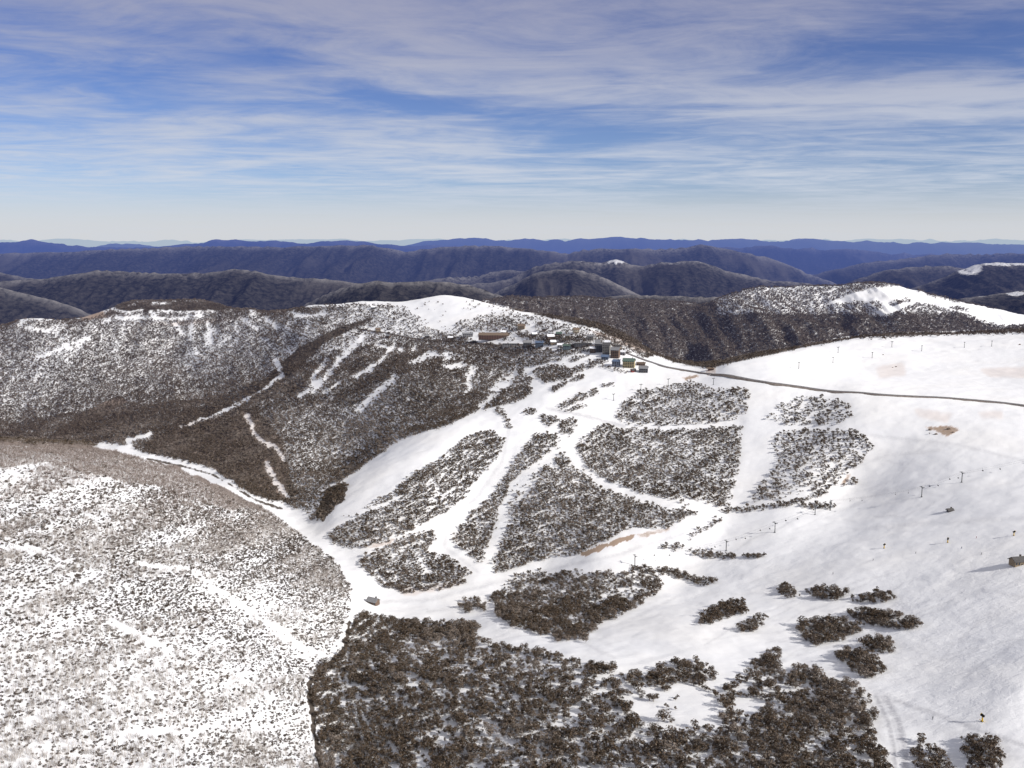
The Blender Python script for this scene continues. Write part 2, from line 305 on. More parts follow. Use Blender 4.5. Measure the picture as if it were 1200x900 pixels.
# --- oval clumps on the slope
for k, P in enumerate([[(911,689),(920,685),(938,697),(930,701),(915,696)],[(942,694),(960,688),(975,690),(995,696),(985,704),(955,702)],[(998,702),(1030,697),(1045,695),(1050,703),(1025,708),(1003,707)],
     [(991,719),(1010,716),(1050,722),(1077,732),(1073,738),(1050,739),(1010,731)],[(934,738),(945,729),(975,728),(1005,733),(1010,742),(985,752),(955,757),(942,748)],[(1011,756),(1030,748),(1048,752),(1051,761),(1035,767),(1018,765)],
     [(978,768),(990,762),(1015,768),(1034,780),(1033,790),(1020,797),(1000,788)],[(820,722),(845,712),(862,704),(872,709),(868,720),(840,731),(822,732)],[(866,736),(880,726),(893,723),(896,730),(885,740),(870,742)]]):
    wood(P, .93, .2, 20 + k)
# --- left slope scrub and saplings
LS = [(0,517),(100,522),(200,545),(270,578),(322,603),(395,660),(412,690),(408,720),(392,760),(380,785),(365,800),(370,850),(378,900),(0,900)]
ml = poly_mask(LS)
sc = .74 + .36 * (fbm(xx / 38, yy / 26, 61, 3) - .5) * 2 + .5 * (fbm((xx * .4 + yy * .9) / 9, (xx * .9 - yy * .4) / 60, 62, 3) - .5) * 2
sc *= sstep(540, 600, yy + 0 * xx) * .9 + .1
SCRUB[ml] = np.clip(sc, .08, .92)[ml]
crest = ml & (yy < 535 + 60 * np.clip((xx - 60) / 250, 0, 1) ** 1.0 + 22 * fbm(xx / 50, yy / 30, 63))
SAPL[ml] = np.clip(.15 + 1.5 * (fbm((xx * .3 + yy * .95) / 16, (xx * .95 - yy * .3) / 80, 67, 3) - .45), 0, .8)[ml]; SAPL[crest] = .95; SCRUB[crest] = .12
mm = ml & (xx < 130) & (yy > 560) & (yy < 700); SCRUB[mm] *= .7
mm = ml & (xx < 220) & (yy > 760); SCRUB[mm] *= .75; SAPL[mm] = np.maximum(SAPL[mm], .35)
for pts, w in [([(160,660),(185,664),(225,668)],9),([(225,668),(250,690),(290,715),(320,735)],11),([(320,735),(350,758),(385,770)],16),([(140,862),(180,858),(235,858)],14),([(0,592),(60,590)],8),([(130,730),(165,745),(195,765)],14),([(0,640),(40,645),(80,660)],12),([(0,768),(60,764)],4)]:
    m2 = line_dist(pts) + LN * w * .8 < w * .32; SCRUB[m2] = .06; SAPL[m2] = .03
mm = ml & (yy < 640); SCRUB[mm] = np.maximum(SCRUB[mm], .35 * sstep(540, 580, yy[mm]))
for P in [[(225,690),(260,710),(310,745),(345,770),(360,785),(340,790),(290,765),(240,735)],[(130,700),(200,670),(245,700),(230,730),(150,720)]]:
    mp = poly_mask(P); SCRUB[mp] = .93; SAPL[mp] *= .3
# --- background hill on the right
BGW = poly_mask([(560,350),(600,345),(680,345),(760,350),(830,356),(850,346),(890,335),(1025,329),(1055,334),(1125,351),(1200,366),(1200,390),(1100,392),(1000,398),(950,405),(830,432),(790,425),(700,386),(600,362)])
WOOD[BGW] = .9; FLOOR[BGW] = .62; ZONE[BGW] = 40
mm = BGW & (xx > 840) & (yy < 362 + 8 * fbm(xx / 20, yy / 8, 71)); FLOOR[mm] = .12; WOOD[mm] = .7
SNOWHILL = [(962,359),(995,345),(1025,337),(1055,336),(1075,340),(1090,347),(1125,355),(1162,361),(1198,366),(1199,381),(1170,382),(1160,380),(1137,372),(1112,364),(1090,358),(1072,356),(1055,365),(1037,371),(1025,369),(1035,360),(1030,354),(1007,354),(982,357)]
wood(SNOWHILL, 0, 0, 0); hedge([(1044,357),(1065,352)], 3, .9, 40); hedge([(1115,361),(1133,363)], 2.5, .9, 40)
wood([(940,408),(985,396),(1040,392),(1120,388),(1200,386),(1200,391),(1100,393),(1040,397),(1000,398)], .35, .06, 0)
# --- bare earth
for P, v in [([(676,650),(700,640),(730,628),(745,626),(740,632),(715,640),(690,652)],1.0),([(745,626),(775,620),(784,618),(780,624),(750,630)],.6),([(1084,500),(1118,499),(1124,505),(1110,513),(1100,507),(1086,503)],.75),
             ([(1145,432),(1200,428),(1200,445),(1160,442)],.20),([(1070,478),(1118,484),(1110,496),(1075,490)],.18),([(1145,482),(1175,480),(1175,492),(1150,492)],.15),([(1025,430),(1060,424),(1062,440),(1030,444)],.18),
             ([(800,442),(818,438),(820,441),(803,446)],.8),([(827,430),(838,430),(840,440),(828,441)],.5),([(985,568),(992,556),(998,556),(990,568)],.7),([(690,386),(740,399),(765,414),(750,412),(700,394)],.45),([(95,370),(120,364),(125,372),(95,376)],.8),
             ([(150,380),(200,378),(280,372),(300,370),(280,374),(200,381)],.3),([(60,512),(90,487),(140,464),(150,470),(110,495),(75,516)],.35),([(170,520),(215,497),(290,480),(335,520),(336,586),(250,548)],.25),([(455,683),(490,690),(520,684),(545,680),(520,692),(475,697)],.3),([(420,642),(470,630),(450,640)],.5)]:
    DIRT[poly_mask(P)] = v
for pts, w, v in [([(409,728),(403,762),(380,782),(362,802),(367,850),(377,905)],6,1.0),([(330,596),(300,586),(250,556),(213,546),(170,537)],2.5,.8),([(0,376),(60,378),(100,379)],2.5,.5)]:
    d_ = line_dist(pts) + LN * w; FLOOR[d_ < w / 2] = v; SCRUB[d_ < w] = 0; SAPL[d_ < w] = 0
TRK = np.zeros((H0, W0))
for pts, w, v in [([(1038,818),(1052,845),(1059,872),(1061,905)],6,1.0),([(1026,815),(1040,845),(1047,875),(1049,905)],4,.9),([(1032,816),(1046,845),(1053,873),(1055,905)],1.5,.7),([(1048,820),(1100,838),(1150,856),(1200,874)],4,.7),([(1065,840),(1110,858),(1160,876),(1200,890)],14,.25),([(700,740),(740,725),(790,700)],3,.3),([(640,478),(690,488),(730,499)],2.5,.7),([(500,716),(560,712),(640,735),(720,770)],3,.35),([(440,705),(500,703),(560,688),(640,668),(720,650),(800,625)],3,.4),([(870,470),(868,520),(862,580)],6,.2),([(1000,548),(1040,533),(1100,528)],3,.3),([(1100,710),(1150,690),(1200,700)],3,.25),([(1020,510),(1120,520),(1200,540)],2.5,.35),([(1000,620),(1100,612),(1200,606)],4,.25),([(596,500),(588,540),(560,580),(525,610),(520,640),(560,670)],3,.35)]:
    q = line_dist(pts) + LN * 2; TRK = np.maximum(TRK, v * np.clip(1.3 - q / w * 1.3, 0, 1))
rt = random.Random(5)
for _ in range(34):
    x0, y0 = rt.uniform(960, 1230), rt.uniform(500, 760); x1, y1 = x0 - rt.uniform(60, 190), y0 + rt.uniform(-5, 70); bend = rt.uniform(-14, 14)
    pts = [(x0 + (x1 - x0) * t / 8, y0 + (y1 - y0) * t / 8 + bend * math.sin(math.pi * t / 8) + 2 * math.sin(t * 1.9)) for t in range(9)]
    q = line_dist(pts); TRK = np.maximum(TRK, rt.uniform(.12, .42) * np.clip(1.5 - q, 0, 1))
CUT = [(836,438),(870,443),(905,449),(945,454),(990,459),(1040,463),(1090,465),(1135,468),(1170,471),(1205,476)]

def blur(a, k=1):
    for _ in range(k):
        p = np.pad(a, 1, mode='edge'); a = (p[1:-1, 1:-1] * 2 + p[:-2, 1:-1] + p[2:, 1:-1] + p[1:-1, :-2] + p[1:-1, 2:]) / 6
    return a
FLOORs = blur(FLOOR, 2); DIRTs = np.where(DIRT > .3, blur(DIRT, 1), 0) + blur(np.where(DIRT > .3, 0, DIRT) * (.5 + fbm(xx / 14, yy / 5, 58, 3)), 14)
def look(a, x, y, z):
    px, py = project(x, y, z); inside = (px > -1) & (px < W0) & (py < H0)
    return a[np.clip(py.astype(int), 0, H0 - 1), np.clip(px.astype(int), 0, W0 - 1)]
print('survey', time.time() - T0)

# ------------------------------------------------------------------ materials
SUN_EL, SUN_AZ = R(31), math.atan2(.86, -.51)     # azimuth measured from north (+Y) towards east (+X)
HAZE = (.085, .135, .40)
def new_mat(name):
    m = bpy.data.materials.new(name); m.use_nodes = True; nt = m.node_tree; nt.nodes.clear(); return m, nt
def N(nt, t, **k):
    nd = nt.nodes.new(t)
    for a, b in k.items(): setattr(nd, a, b)
    return nd
def MIX(nt, f, a, b, bt='MIX'):
    nd = nt.nodes.new('ShaderNodeMix'); nd.data_type = 'RGBA'; nd.blend_type = bt
    for s, v in ((nd.inputs[0], f), (nd.inputs[6], a), (nd.inputs[7], b)):
        if hasattr(v, 'node'): nt.links.new(v, s)
        else: s.default_value = v if not isinstance(v, tuple) else (*v, 1)
    return nd.outputs[2]
def MATH(nt, op, a, b=None, c=None, clamp=False):
    nd = nt.nodes.new('ShaderNodeMath'); nd.operation = op; nd.use_clamp = clamp
    for s, v in zip(nd.inputs, (a, b, c)):
        if v is None: continue
        if hasattr(v, 'node'): nt.links.new(v, s)
        else: s.default_value = v
    return nd.outputs[0]
def RANGE(nt, v, a, b, c=0., d=1., smooth=True):
    nd = nt.nodes.new('ShaderNodeMapRange'); nd.interpolation_type = 'SMOOTHSTEP' if smooth else 'LINEAR'
    nt.links.new(v, nd.inputs[0])
    for s, x in zip(nd.inputs[1:5], (a, b, c, d)): s.default_value = x
    return nd.outputs[0]
def NOISE(nt, vec, scale, detail=4, rough=.55, out=0, dist=0):
    nd = nt.nodes.new('ShaderNodeTexNoise'); nd.inputs['Scale'].default_value = scale; nd.inputs['Detail'].default_value = detail; nd.inputs['Roughness'].default_value = rough
    nd.inputs['Distortion'].default_value = dist
    nt.links.new(vec, nd.inputs['Vector']); return nd.outputs[out]
def SCALEV(nt, vec, s, rot=0):
    nd = nt.nodes.new('ShaderNodeMapping'); nd.inputs['Scale'].default_value = s; nd.inputs['Rotation'].default_value = (0, 0, rot); nt.links.new(vec, nd.inputs['Vector']); return nd.outputs[0]
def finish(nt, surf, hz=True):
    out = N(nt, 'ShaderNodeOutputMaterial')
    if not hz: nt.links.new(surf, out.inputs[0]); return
    # aerial haze painted into the surface as a blue glow: thickens with the distance of the place from the viewing hill, fixed in the world
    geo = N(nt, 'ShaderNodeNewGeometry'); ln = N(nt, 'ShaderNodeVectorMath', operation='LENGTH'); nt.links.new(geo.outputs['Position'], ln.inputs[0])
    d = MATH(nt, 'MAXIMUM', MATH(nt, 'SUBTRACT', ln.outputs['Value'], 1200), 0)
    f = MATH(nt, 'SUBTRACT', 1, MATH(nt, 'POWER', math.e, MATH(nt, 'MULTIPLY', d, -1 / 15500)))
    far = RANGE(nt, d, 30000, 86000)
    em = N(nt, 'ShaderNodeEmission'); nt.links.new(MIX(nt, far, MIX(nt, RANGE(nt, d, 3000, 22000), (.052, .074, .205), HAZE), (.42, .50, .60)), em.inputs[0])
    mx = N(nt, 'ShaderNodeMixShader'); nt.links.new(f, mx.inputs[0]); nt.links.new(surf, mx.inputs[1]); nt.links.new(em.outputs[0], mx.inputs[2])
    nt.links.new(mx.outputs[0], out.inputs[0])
def ATTR(nt, name, typ='GEOMETRY'):
    nd = N(nt, 'ShaderNodeAttribute', attribute_name=name, attribute_type=typ); return nd.outputs['Fac']
def DIFF(nt, colr, nrm=None, rough=None):
    nd = N(nt, 'ShaderNodeBsdfDiffuse')
    if hasattr(colr, 'node'): nt.links.new(colr, nd.inputs[0])
    else: nd.inputs[0].default_value = (*colr, 1)
    if nrm is not None: nt.links.new(nrm, nd.inputs['Normal'])
    return nd.outputs[0]

def terrain_material():
    m, nt = new_mat('snow_and_hills')
    geo = N(nt, 'ShaderNodeNewGeometry'); pos = geo.outputs['Position']
    floor, dirt, far, groom, cap = (ATTR(nt, k) for k in ('floor', 'dirt', 'far', 'groom', 'cap'))
    n1 = NOISE(nt, pos, .35, 5, .65); n2 = NOISE(nt, pos, .06, 5, .6); n3 = NOISE(nt, pos, .012, 4, .55); n4 = NOISE(nt, pos, 1.1, 3, .6)
    # snow: wind packed, slight grey and warm staining
    snow = MIX(nt, RANGE(nt, n3, .4, .7), (.86, .865, .88), (.885, .88, .875))
    snow = MIX(nt, MATH(nt, 'MULTIPLY', RANGE(nt, n2, .45, .75), .18), snow, (.74, .75, .78))
    st = NOISE(nt, SCALEV(nt, pos, (.02, .16, .1), .5), 1, 5, .65)
    snow = MIX(nt, MATH(nt, 'MULTIPLY', RANGE(nt, st, .5, .75), .14), snow, (.70, .71, .75))
    tk = ATTR(nt, 'track'); snow = MIX(nt, MATH(nt, 'MULTIPLY', tk, RANGE(nt, n1, .3, .6, .35, 1)), snow, (.50, .50, .525))
    litter = MIX(nt, n1, (.045, .036, .030), (.16, .135, .115))
    earth = MIX(nt, n2, (.15, .095, .055), (.34, .25, .17))
    ff = RANGE(nt, MATH(nt, 'ADD', floor, MATH(nt, 'MULTIPLY', MATH(nt, 'SUBTRACT', MATH(nt, 'ADD', MATH(nt, 'MULTIPLY', n1, .6), MATH(nt, 'MULTIPLY', n2, .4)), .5), 1.9)), .38, .62)
    ff = MATH(nt, 'MULTIPLY', ff, RANGE(nt, floor, .015, .1))
    c = MIX(nt, ff, snow, litter)
    df = RANGE(nt, MATH(nt, 'ADD', dirt, MATH(nt, 'MULTIPLY', MATH(nt, 'SUBTRACT', MATH(nt, 'ADD', MATH(nt, 'MULTIPLY', n1, .5), MATH(nt, 'MULTIPLY', n2, .5)), .5), 1.3)), .3, .85)
    df = MATH(nt, 'MULTIPLY', df, RANGE(nt, dirt, .02, .12))
    c = MIX(nt, df, c, earth)
    blush = MATH(nt, 'MULTIPLY', RANGE(nt, dirt, .02, .2), .35)
    c = MIX(nt, blush, c, (.66, .52, .44))
    # far hills: open forest, pale tops, a dusting of snow
    f1 = NOISE(nt, pos, .0032, 6, .62); f2 = NOISE(nt, pos, .028, 5, .7); f3 = NOISE(nt, SCALEV(nt, pos, (1, .35, 1)), .0013, 5, .6)
    wd = MIX(nt, RANGE(nt, f2, .35, .68), (.013, .0135, .015), (.060, .055, .053))
    wd = MIX(nt, MATH(nt, 'MULTIPLY', RANGE(nt, f3, .5, .66), .7), wd, (.10, .09, .082))
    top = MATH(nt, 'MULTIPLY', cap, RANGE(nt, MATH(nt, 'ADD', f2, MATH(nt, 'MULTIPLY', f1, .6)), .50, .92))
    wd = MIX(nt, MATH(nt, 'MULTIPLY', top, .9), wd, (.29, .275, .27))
    sn = ATTR(nt, 'farsnow'); sf = RANGE(nt, MATH(nt, 'ADD', sn, MATH(nt, 'MULTIPLY', MATH(nt, 'SUBTRACT', f2, .5), 1.3)), .4, .75)
    wd = MIX(nt, MATH(nt, 'MULTIPLY', sf, RANGE(nt, sn, .02, .15)), wd, (.8, .8, .82))
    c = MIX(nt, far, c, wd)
    # relief: sastrugi and moguls on snow, crowns on the hills
    sas = NOISE(nt, SCALEV(nt, pos, (.10, .32, .2), .55), 1, 5, .6); mog = NOISE(nt, SCALEV(nt, pos, (.17, .22, .2), -.7), 1, 5, .62, dist=.4)
    vor = N(nt, 'ShaderNodeTexVoronoi'); vor.inputs['Scale'].default_value = .10; nt.links.new(pos, vor.inputs['Vector'])
    hgt = MATH(nt, 'ADD', MATH(nt, 'MULTIPLY', sas, .38), MATH(nt, 'MULTIPLY', mog, MATH(nt, 'MULTIPLY', groom, .8)))
    hgt = MATH(nt, 'ADD', hgt, MATH(nt, 'MULTIPLY', n4, .12))
    hgt = MATH(nt, 'ADD', hgt, MATH(nt, 'MULTIPLY', far, MATH(nt, 'ADD', MATH(nt, 'MULTIPLY', vor.outputs['Distance'], -5), MATH(nt, 'MULTIPLY', f2, 30))))
    bp = N(nt, 'ShaderNodeBump'); bp.inputs['Strength'].default_value = .55; bp.inputs['Distance'].default_value = 1.0; nt.links.new(hgt, bp.inputs['Height'])
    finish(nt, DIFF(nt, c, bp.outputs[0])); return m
def leaf_material(name, c0, c1, c2, trans=.12, frost=0):
    m, nt = new_mat(name); tint = ATTR(nt, 'tint', 'INSTANCER'); geo = N(nt, 'ShaderNodeNewGeometry')
    n1 = NOISE(nt, geo.outputs['Position'], .55, 3, .6)
    c = MIX(nt, RANGE(nt, n1, .35, .68), c0, c1); c = MIX(nt, RANGE(nt, tint, .35, 1.0, 0, .8), c, c2)
    if frost: c = MIX(nt, MATH(nt, 'MULTIPLY', RANGE(nt, NOISE(nt, geo.outputs['Position'], .85, 2, .6), .565, .65), frost), c, (.50, .49, .50))
    d = DIFF(nt, c); t = N(nt, 'ShaderNodeBsdfTranslucent'); nt.links.new(c, t.inputs[0])
    mx = N(nt, 'ShaderNodeMixShader'); mx.inputs[0].default_value = trans; nt.links.new(d, mx.inputs[1]); nt.links.new(t.outputs[0], mx.inputs[2])
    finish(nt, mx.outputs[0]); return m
def plain(name, c, var=.25, scale=1.5, c2=None, rough=None):
    m, nt = new_mat(name); geo = N(nt, 'ShaderNodeNewGeometry'); n1 = NOISE(nt, geo.outputs['Position'], scale, 4, .6)
    lo = tuple(x * (1 - var) for x in c); hi = c2 or tuple(min(.9, x * (1 + var)) for x in c)
    colr = MIX(nt, n1, lo, hi)
    if rough is None: s = DIFF(nt, colr)
    else:
        b = N(nt, 'ShaderNodeBsdfPrincipled'); nt.links.new(colr, b.inputs['Base Color']); b.inputs['Roughness'].default_value = rough; s = b.outputs[0]
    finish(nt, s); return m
M = dict(
 leaf=leaf_material('snow_gum_leaf', (.050, .038, .029), (.152, .110, .076), (.235, .195, .165), frost=.40),
 scrub=leaf_material('scrub_twig', (.060, .047, .038), (.125, .098, .080), (.20, .17, .15)),
 bare=leaf_material('bare_stem', (.34, .31, .29), (.50, .46, .43), (.21, .165, .145), .0),
 bark=plain('pale_bark', (.33, .295, .265), .35, 3), dkbark=plain('dark_bark', (.07, .058, .048), .4, 3),
 asphalt=plain('asphalt', (.19, .185, .19), .3, .4), earth=plain('cut_earth', (.13, .095, .07), .5, .25, c2=(.42, .37, .33)),
 steel=plain('lift_steel', (.10, .105, .11), .2), cable=plain('cable_steel', (.05, .05, .05), .2), yellow=plain('yellow_pad', (.62, .40, .04), .15), black=plain('black_plastic', (.02, .02, .02), .2),
 rock=plain('rock', (.20, .16, .13), .5, 1.2), snow=plain('roof_snow', (.82, .83, .86), .05, .3), glass=plain('window_glass', (.035, .04, .05), .3, .5, rough=.15),
 skin=plain('skin', (.45, .30, .22), .1), red=plain('red_cloth', (.45, .05, .05), .2), blue=plain('blue_cloth', (.04, .09, .30), .2), dark=plain('dark_cloth', (.03, .03, .035), .2),
)
def wallm(name, c): return plain(name, c, .18, .8)

# ------------------------------------------------------------------ object helpers
def tag(o, label=None, cat=None, group=None, kind=None):
    for k, v in (('label', label), ('category', cat), ('group', group), ('kind', kind)):
        if v: o[k] = v
    return o
def mesh_np(name, co, faces, smooth=False):
    me = bpy.data.meshes.new(name); co = np.asarray(co, np.float32); faces = np.asarray(faces, np.int32)
    me.vertices.add(len(co)); me.vertices.foreach_set('co', co.ravel())
    k = faces.shape[1]; me.loops.add(faces.size); me.loops.foreach_set('vertex_index', faces.ravel())
    me.polygons.add(len(faces)); me.polygons.foreach_set('loop_start', np.arange(0, faces.size, k, dtype=np.int32))
    try: me.polygons.foreach_set('loop_total', np.full(len(faces), k, np.int32))
    except Exception: pass
    me.update(calc_edges=True)
    me.polygons.foreach_set('use_smooth', np.full(len(faces), smooth)); return me
def link(name, me, mat=None, parent=None):
    o = bpy.data.objects.new(name, me); col.objects.link(o)
    if mat: me.materials.append(mat)
    if parent: o.parent = parent
    return o
def empty(name, loc, rz=0, label=None, cat=None, group=None):
    o = bpy.data.objects.new(name, None); col.objects.link(o); o.location = loc; o.rotation_euler = (0, 0, rz); o.empty_display_size = .5
    return tag(o, label, cat, group)
class MB:
    def __init__(s): s.v = []; s.f = []
    def add(s, v, f):
        b = len(s.v); s.v += [tuple(map(float, p)) for p in v]; s.f += [tuple(i + b for i in q) for q in f]; return s
    def box(s, c, d, rz=0):
        x, y, z = (k / 2 for k in d); ca, sa = math.cos(rz), math.sin(rz)
        P = [(a * x, b * y, e * z) for e in (-1, 1) for b in (-1, 1) for a in (-1, 1)]
        return s.add([(c[0] + p[0] * ca - p[1] * sa, c[1] + p[0] * sa + p[1] * ca, c[2] + p[2]) for p in P], [(0, 2, 3, 1), (4, 5, 7, 6), (0, 1, 5, 4), (2, 6, 7, 3), (0, 4, 6, 2), (1, 3, 7, 5)])
    def tube(s, a, b, r0, r1=None, n=8):
        r1 = r0 if r1 is None else r1; a = np.array(a, float); b = np.array(b, float); d = b - a; d /= np.linalg.norm(d) + 1e-9
        h = np.array([1, 0, 0]) if abs(d[0]) < .8 else np.array([0, 1, 0]); p = np.cross(d, h); p /= np.linalg.norm(p); q = np.cross(d, p)
        an = [2 * math.pi * i / n for i in range(n)]
        v = [a + r0 * (math.cos(t) * p + math.sin(t) * q) for t in an] + [b + r1 * (math.cos(t) * p + math.sin(t) * q) for t in an]
        f = [(i, (i + 1) % n, n + (i + 1) % n, n + i) for i in range(n)] + [tuple(range(n))[::-1], tuple(range(n, 2 * n))]
        return s.add(v, f)
    def blob(s, c, r, seed=0, n=8, m=6, amp=.25):
        rnd = random.Random(seed); v = []; f = []
        for j in range(m + 1):
            th = math.pi * j / m
            for i in range(n):
                ph = 2 * math.pi * i / n; k = 1 + amp * (rnd.random() - .5) * 2
                v.append((c[0] + r[0] * k * math.sin(th) * math.cos(ph), c[1] + r[1] * k * math.sin(th) * math.sin(ph), c[2] + r[2] * k * math.cos(th)))
        for j in range(m):
            for i in range(n): f.append((j * n + i, j * n + (i + 1) % n, (j + 1) * n + (i + 1) % n, (j + 1) * n + i))
        return s.add(v, f)
    def mesh(s, name, smooth=False):
        me = bpy.data.meshes.new(name); me.from_pydata(s.v, [], s.f); me.update()
        if smooth: me.polygons.foreach_set('use_smooth', [True] * len(me.polygons))
        return me
    def build(s, name, mat, parent=None, smooth=False): return link(name, s.mesh(name, smooth), mat, parent)

# ------------------------------------------------------------------ terrain object
idx = np.arange(NU * NV).reshape(NV, NU)
F = np.stack([idx[:-1, :-1], idx[:-1, 1:], idx[1:, 1:], idx[1:, :-1]], -1).reshape(-1, 4)
me = mesh_np('mountain_terrain', np.stack([X, D, Z], -1).reshape(-1, 3), F, True)
fx, fy, fz = X.ravel(), D.ravel(), Z.ravel()
hid = hidden_by(fx, fy, fz) > 6
zone_far = sstep(3350, 3800, D.ravel()) 
isf = (ISF.ravel() & (D.ravel() > 3050)).astype(float)
floor_a = look(FLOORs, fx, fy, fz); dirt_a = look(DIRTs, fx, fy, fz)
farv = sstep(3500, 3900, fy)
floor_a = np.where(hid & (fy > 1200) & (fy < 3900), .6, floor_a); dirt_a = np.where(hid, 0, dirt_a)
bgw = look(BGW.astype(float), fx, fy, fz) > .5; floor_a = np.where((fy > 2900) & ~bgw & (look(WOOD, fx, fy, fz) < .01), .9, floor_a)
# out-of-view margins: forest floor on the left mountain only
px_, py_ = project(fx, fy, fz)
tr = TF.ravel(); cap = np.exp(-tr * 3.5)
fs = np.zeros(fx.shape)
def farsnow(x0, x1, y0, y1, d0, d1, v):
    e = ((px_ - (x0 + x1) / 2) / (x1 - x0) * 2) ** 2 + ((py_ - (y0 + y1) / 2) / (y1 - y0) * 2) ** 2; mk = (e < 1.6) & (fy > d0) & (fy < d1); fs[mk] = np.maximum(fs[mk], v * np.clip(1.6 - e[mk], 0, 1))
farsnow(712, 732, 303, 308.5, 7500, 9000, .9); farsnow(1118, 1152, 306, 323, 6700, 7600, .75); farsnow(1135, 1235, 303, 312, 6700, 7600, .7)
farsnow(660, 840, 301, 312, 7800, 8800, .36); farsnow(300, 620, 284, 296, 12000, 13200, .2); farsnow(920, 945, 276, 281, 40000, 44000, .8); farsnow(1178, 1202, 341, 347, 4300, 4900, .8); farsnow(1130, 1165, 344, 348, 4300, 4900, .5)
groom = np.clip(.35 + .9 * (fbm(fx / 120, fy / 120, 81, 3) - .4), .05, 1)
groom = np.clip(groom + 1.0 * sstep(900, 1150, px_) * sstep(600, 720, py_) * sstep(880, 800, py_) * (fy < 900), 0, 1.3)
for nm, a in (('floor', floor_a), ('dirt', dirt_a), ('far', farv), ('groom', groom), ('cap', cap), ('farsnow', fs), ('track', np.where(hid, 0, look(blur(TRK), fx, fy, fz)))):
    at_ = me.attributes.new(nm, 'FLOAT', 'POINT'); at_.data.foreach_set('value', np.ascontiguousarray(a, np.float32))
ter = link('terrain', me, terrain_material()); ter['kind'] = 'structure'
print('terrain mesh', time.time() - T0)

# ------------------------------------------------------------------ vegetation templates
def quads(centers, normals, size, rs, asp=.7):
    n_ = len(centers); nr = normals / (np.linalg.norm(normals, axis=1, keepdims=True) + 1e-9)
    h = rs.normal(size=(n_, 3)); t = np.cross(nr, h); t /= np.linalg.norm(t, axis=1, keepdims=True) + 1e-9; b = np.cross(nr, t)
    s = size * (.6 + .8 * rs.rand(n_, 1)); t = t * s; b = b * s * asp
    v = np.stack([centers - t - b * .4, centers + b, centers + t - b * .3, centers - b], 1).reshape(-1, 3)
    return v, np.arange(4 * n_).reshape(-1, 4)
def crown_mesh(name, seed, clumps, per, leaf, rad, hc, flat=.62):
    rs = np.random.RandomState(seed); C = []; NN = []
    for k in range(clumps):
        a = rs.rand() * 6.283; r = rad * math.sqrt(rs.rand()) * .82
        cz = hc + rad * flat * (1 - (r / rad) ** 2) ** .5 * (rs.rand() * 1.35 - .5)
        cr = rad * (.30 + .22 * rs.rand()); d = rs.normal(size=(per, 3)); d /= np.linalg.norm(d, axis=1, keepdims=True); d[:, 2] = np.where(rs.rand(per) < .7, np.abs(d[:, 2]), d[:, 2])
        C.append(np.array([r * math.cos(a), r * math.sin(a), cz]) + d * cr * np.array([1, 1, .75]) * (.75 + .3 * rs.rand(per, 1))); NN.append(d + rs.normal(size=(per, 3)) * .45)
    v, f = quads(np.concatenate(C), np.concatenate(NN), leaf, rs); return mesh_np(name, v, f)
def trunk_mesh(name, seed, h, stems, r, mat=None):
    rnd = random.Random(seed); mb = MB()
    for k in range(stems):
        a = rnd.random() * 6.283; p = np.array([.15 * math.cos(a), .15 * math.sin(a), -.8]); rr = r
        for j in range(3):
            q = p + np.array([math.cos(a) * (.35 + .35 * j) * rnd.uniform(.4, 1.1), math.sin(a) * (.35 + .35 * j) * rnd.uniform(.4, 1.1), (h + .8) / 3])
            mb.tube(p, q, rr, rr * .72, 5); p = q; rr *= .72
            if j == 1: mb.tube(p, p + np.array([rnd.uniform(-1.3, 1.3), rnd.uniform(-1.3, 1.3), h * .3]), rr * .8, rr * .4, 4); mb.tube(p, p + np.array([rnd.uniform(-2, 2), rnd.uniform(-2, 2), h * .42]), rr * .7, rr * .3, 4)
    return mb.mesh(name)
GUM_C = [crown_mesh('snow_gum_crown', 100 + k, [14, 11, 16, 9][k], 26, .31, [2.7, 2.4, 3.0, 2.1][k], [2.3, 2.6, 2.3, 2.1][k], .85) for k in range(4)]
GUM_T = [trunk_mesh('snow_gum_trunk', 200 + k, [3.2, 3.4, 3.3, 2.8][k], [3, 2, 4, 2][k], .17) for k in range(4)]
MID_C = [crown_mesh('mid_crown', 120 + k, 8, 11, .52, [2.6, 2.3, 2.9][k], 2.4, .85) for k in range(3)]
FAR_C = [crown_mesh('far_crown', 140 + k, 5, 7, 1.0, 2.7, 2.6, .7) for k in range(2)]
SHR_C = [crown_mesh('shrub_crown', 160 + k, 5, 13, .30, [1.15, 1.35, .95][k], .55, .8) for k in range(3)]
def stems_mesh(name, seed, ns, h, spread, r):
    rnd = random.Random(seed); mb = MB()
    for k in range(ns):
        a = rnd.random() * 6.283; d = rnd.random() ** .5 * spread; b = np.array([d * math.cos(a), d * math.sin(a), -.3]); hh = h * rnd.uniform(.6, 1.1)
        t = b + np.array([rnd.uniform(-.7, .7), rnd.uniform(-.7, .7), hh + .3]); mb.tube(b, t, r, r * .4, 3)
        for j in range(3):
            p = b + (t - b) * rnd.uniform(.4, .9); mb.tube(p, p + np.array([rnd.uniform(-.6, .6), rnd.uniform(-.6, .6), rnd.uniform(.3, .8)]), r * .5, r * .2, 3)
    return mb.mesh(name)
SAP = [stems_mesh('sapling_stems', 180 + k, 8, 2.8, 1.3, .07) for k in range(3)]
for me_ in GUM_C + MID_C + FAR_C: me_.materials.append(M['leaf'])
for me_ in GUM_T: me_.materials.append(M['bark'])
for me_ in SHR_C: me_.materials.append(M['scrub'])
for me_ in SAP: me_.materials.append(M['bare'])

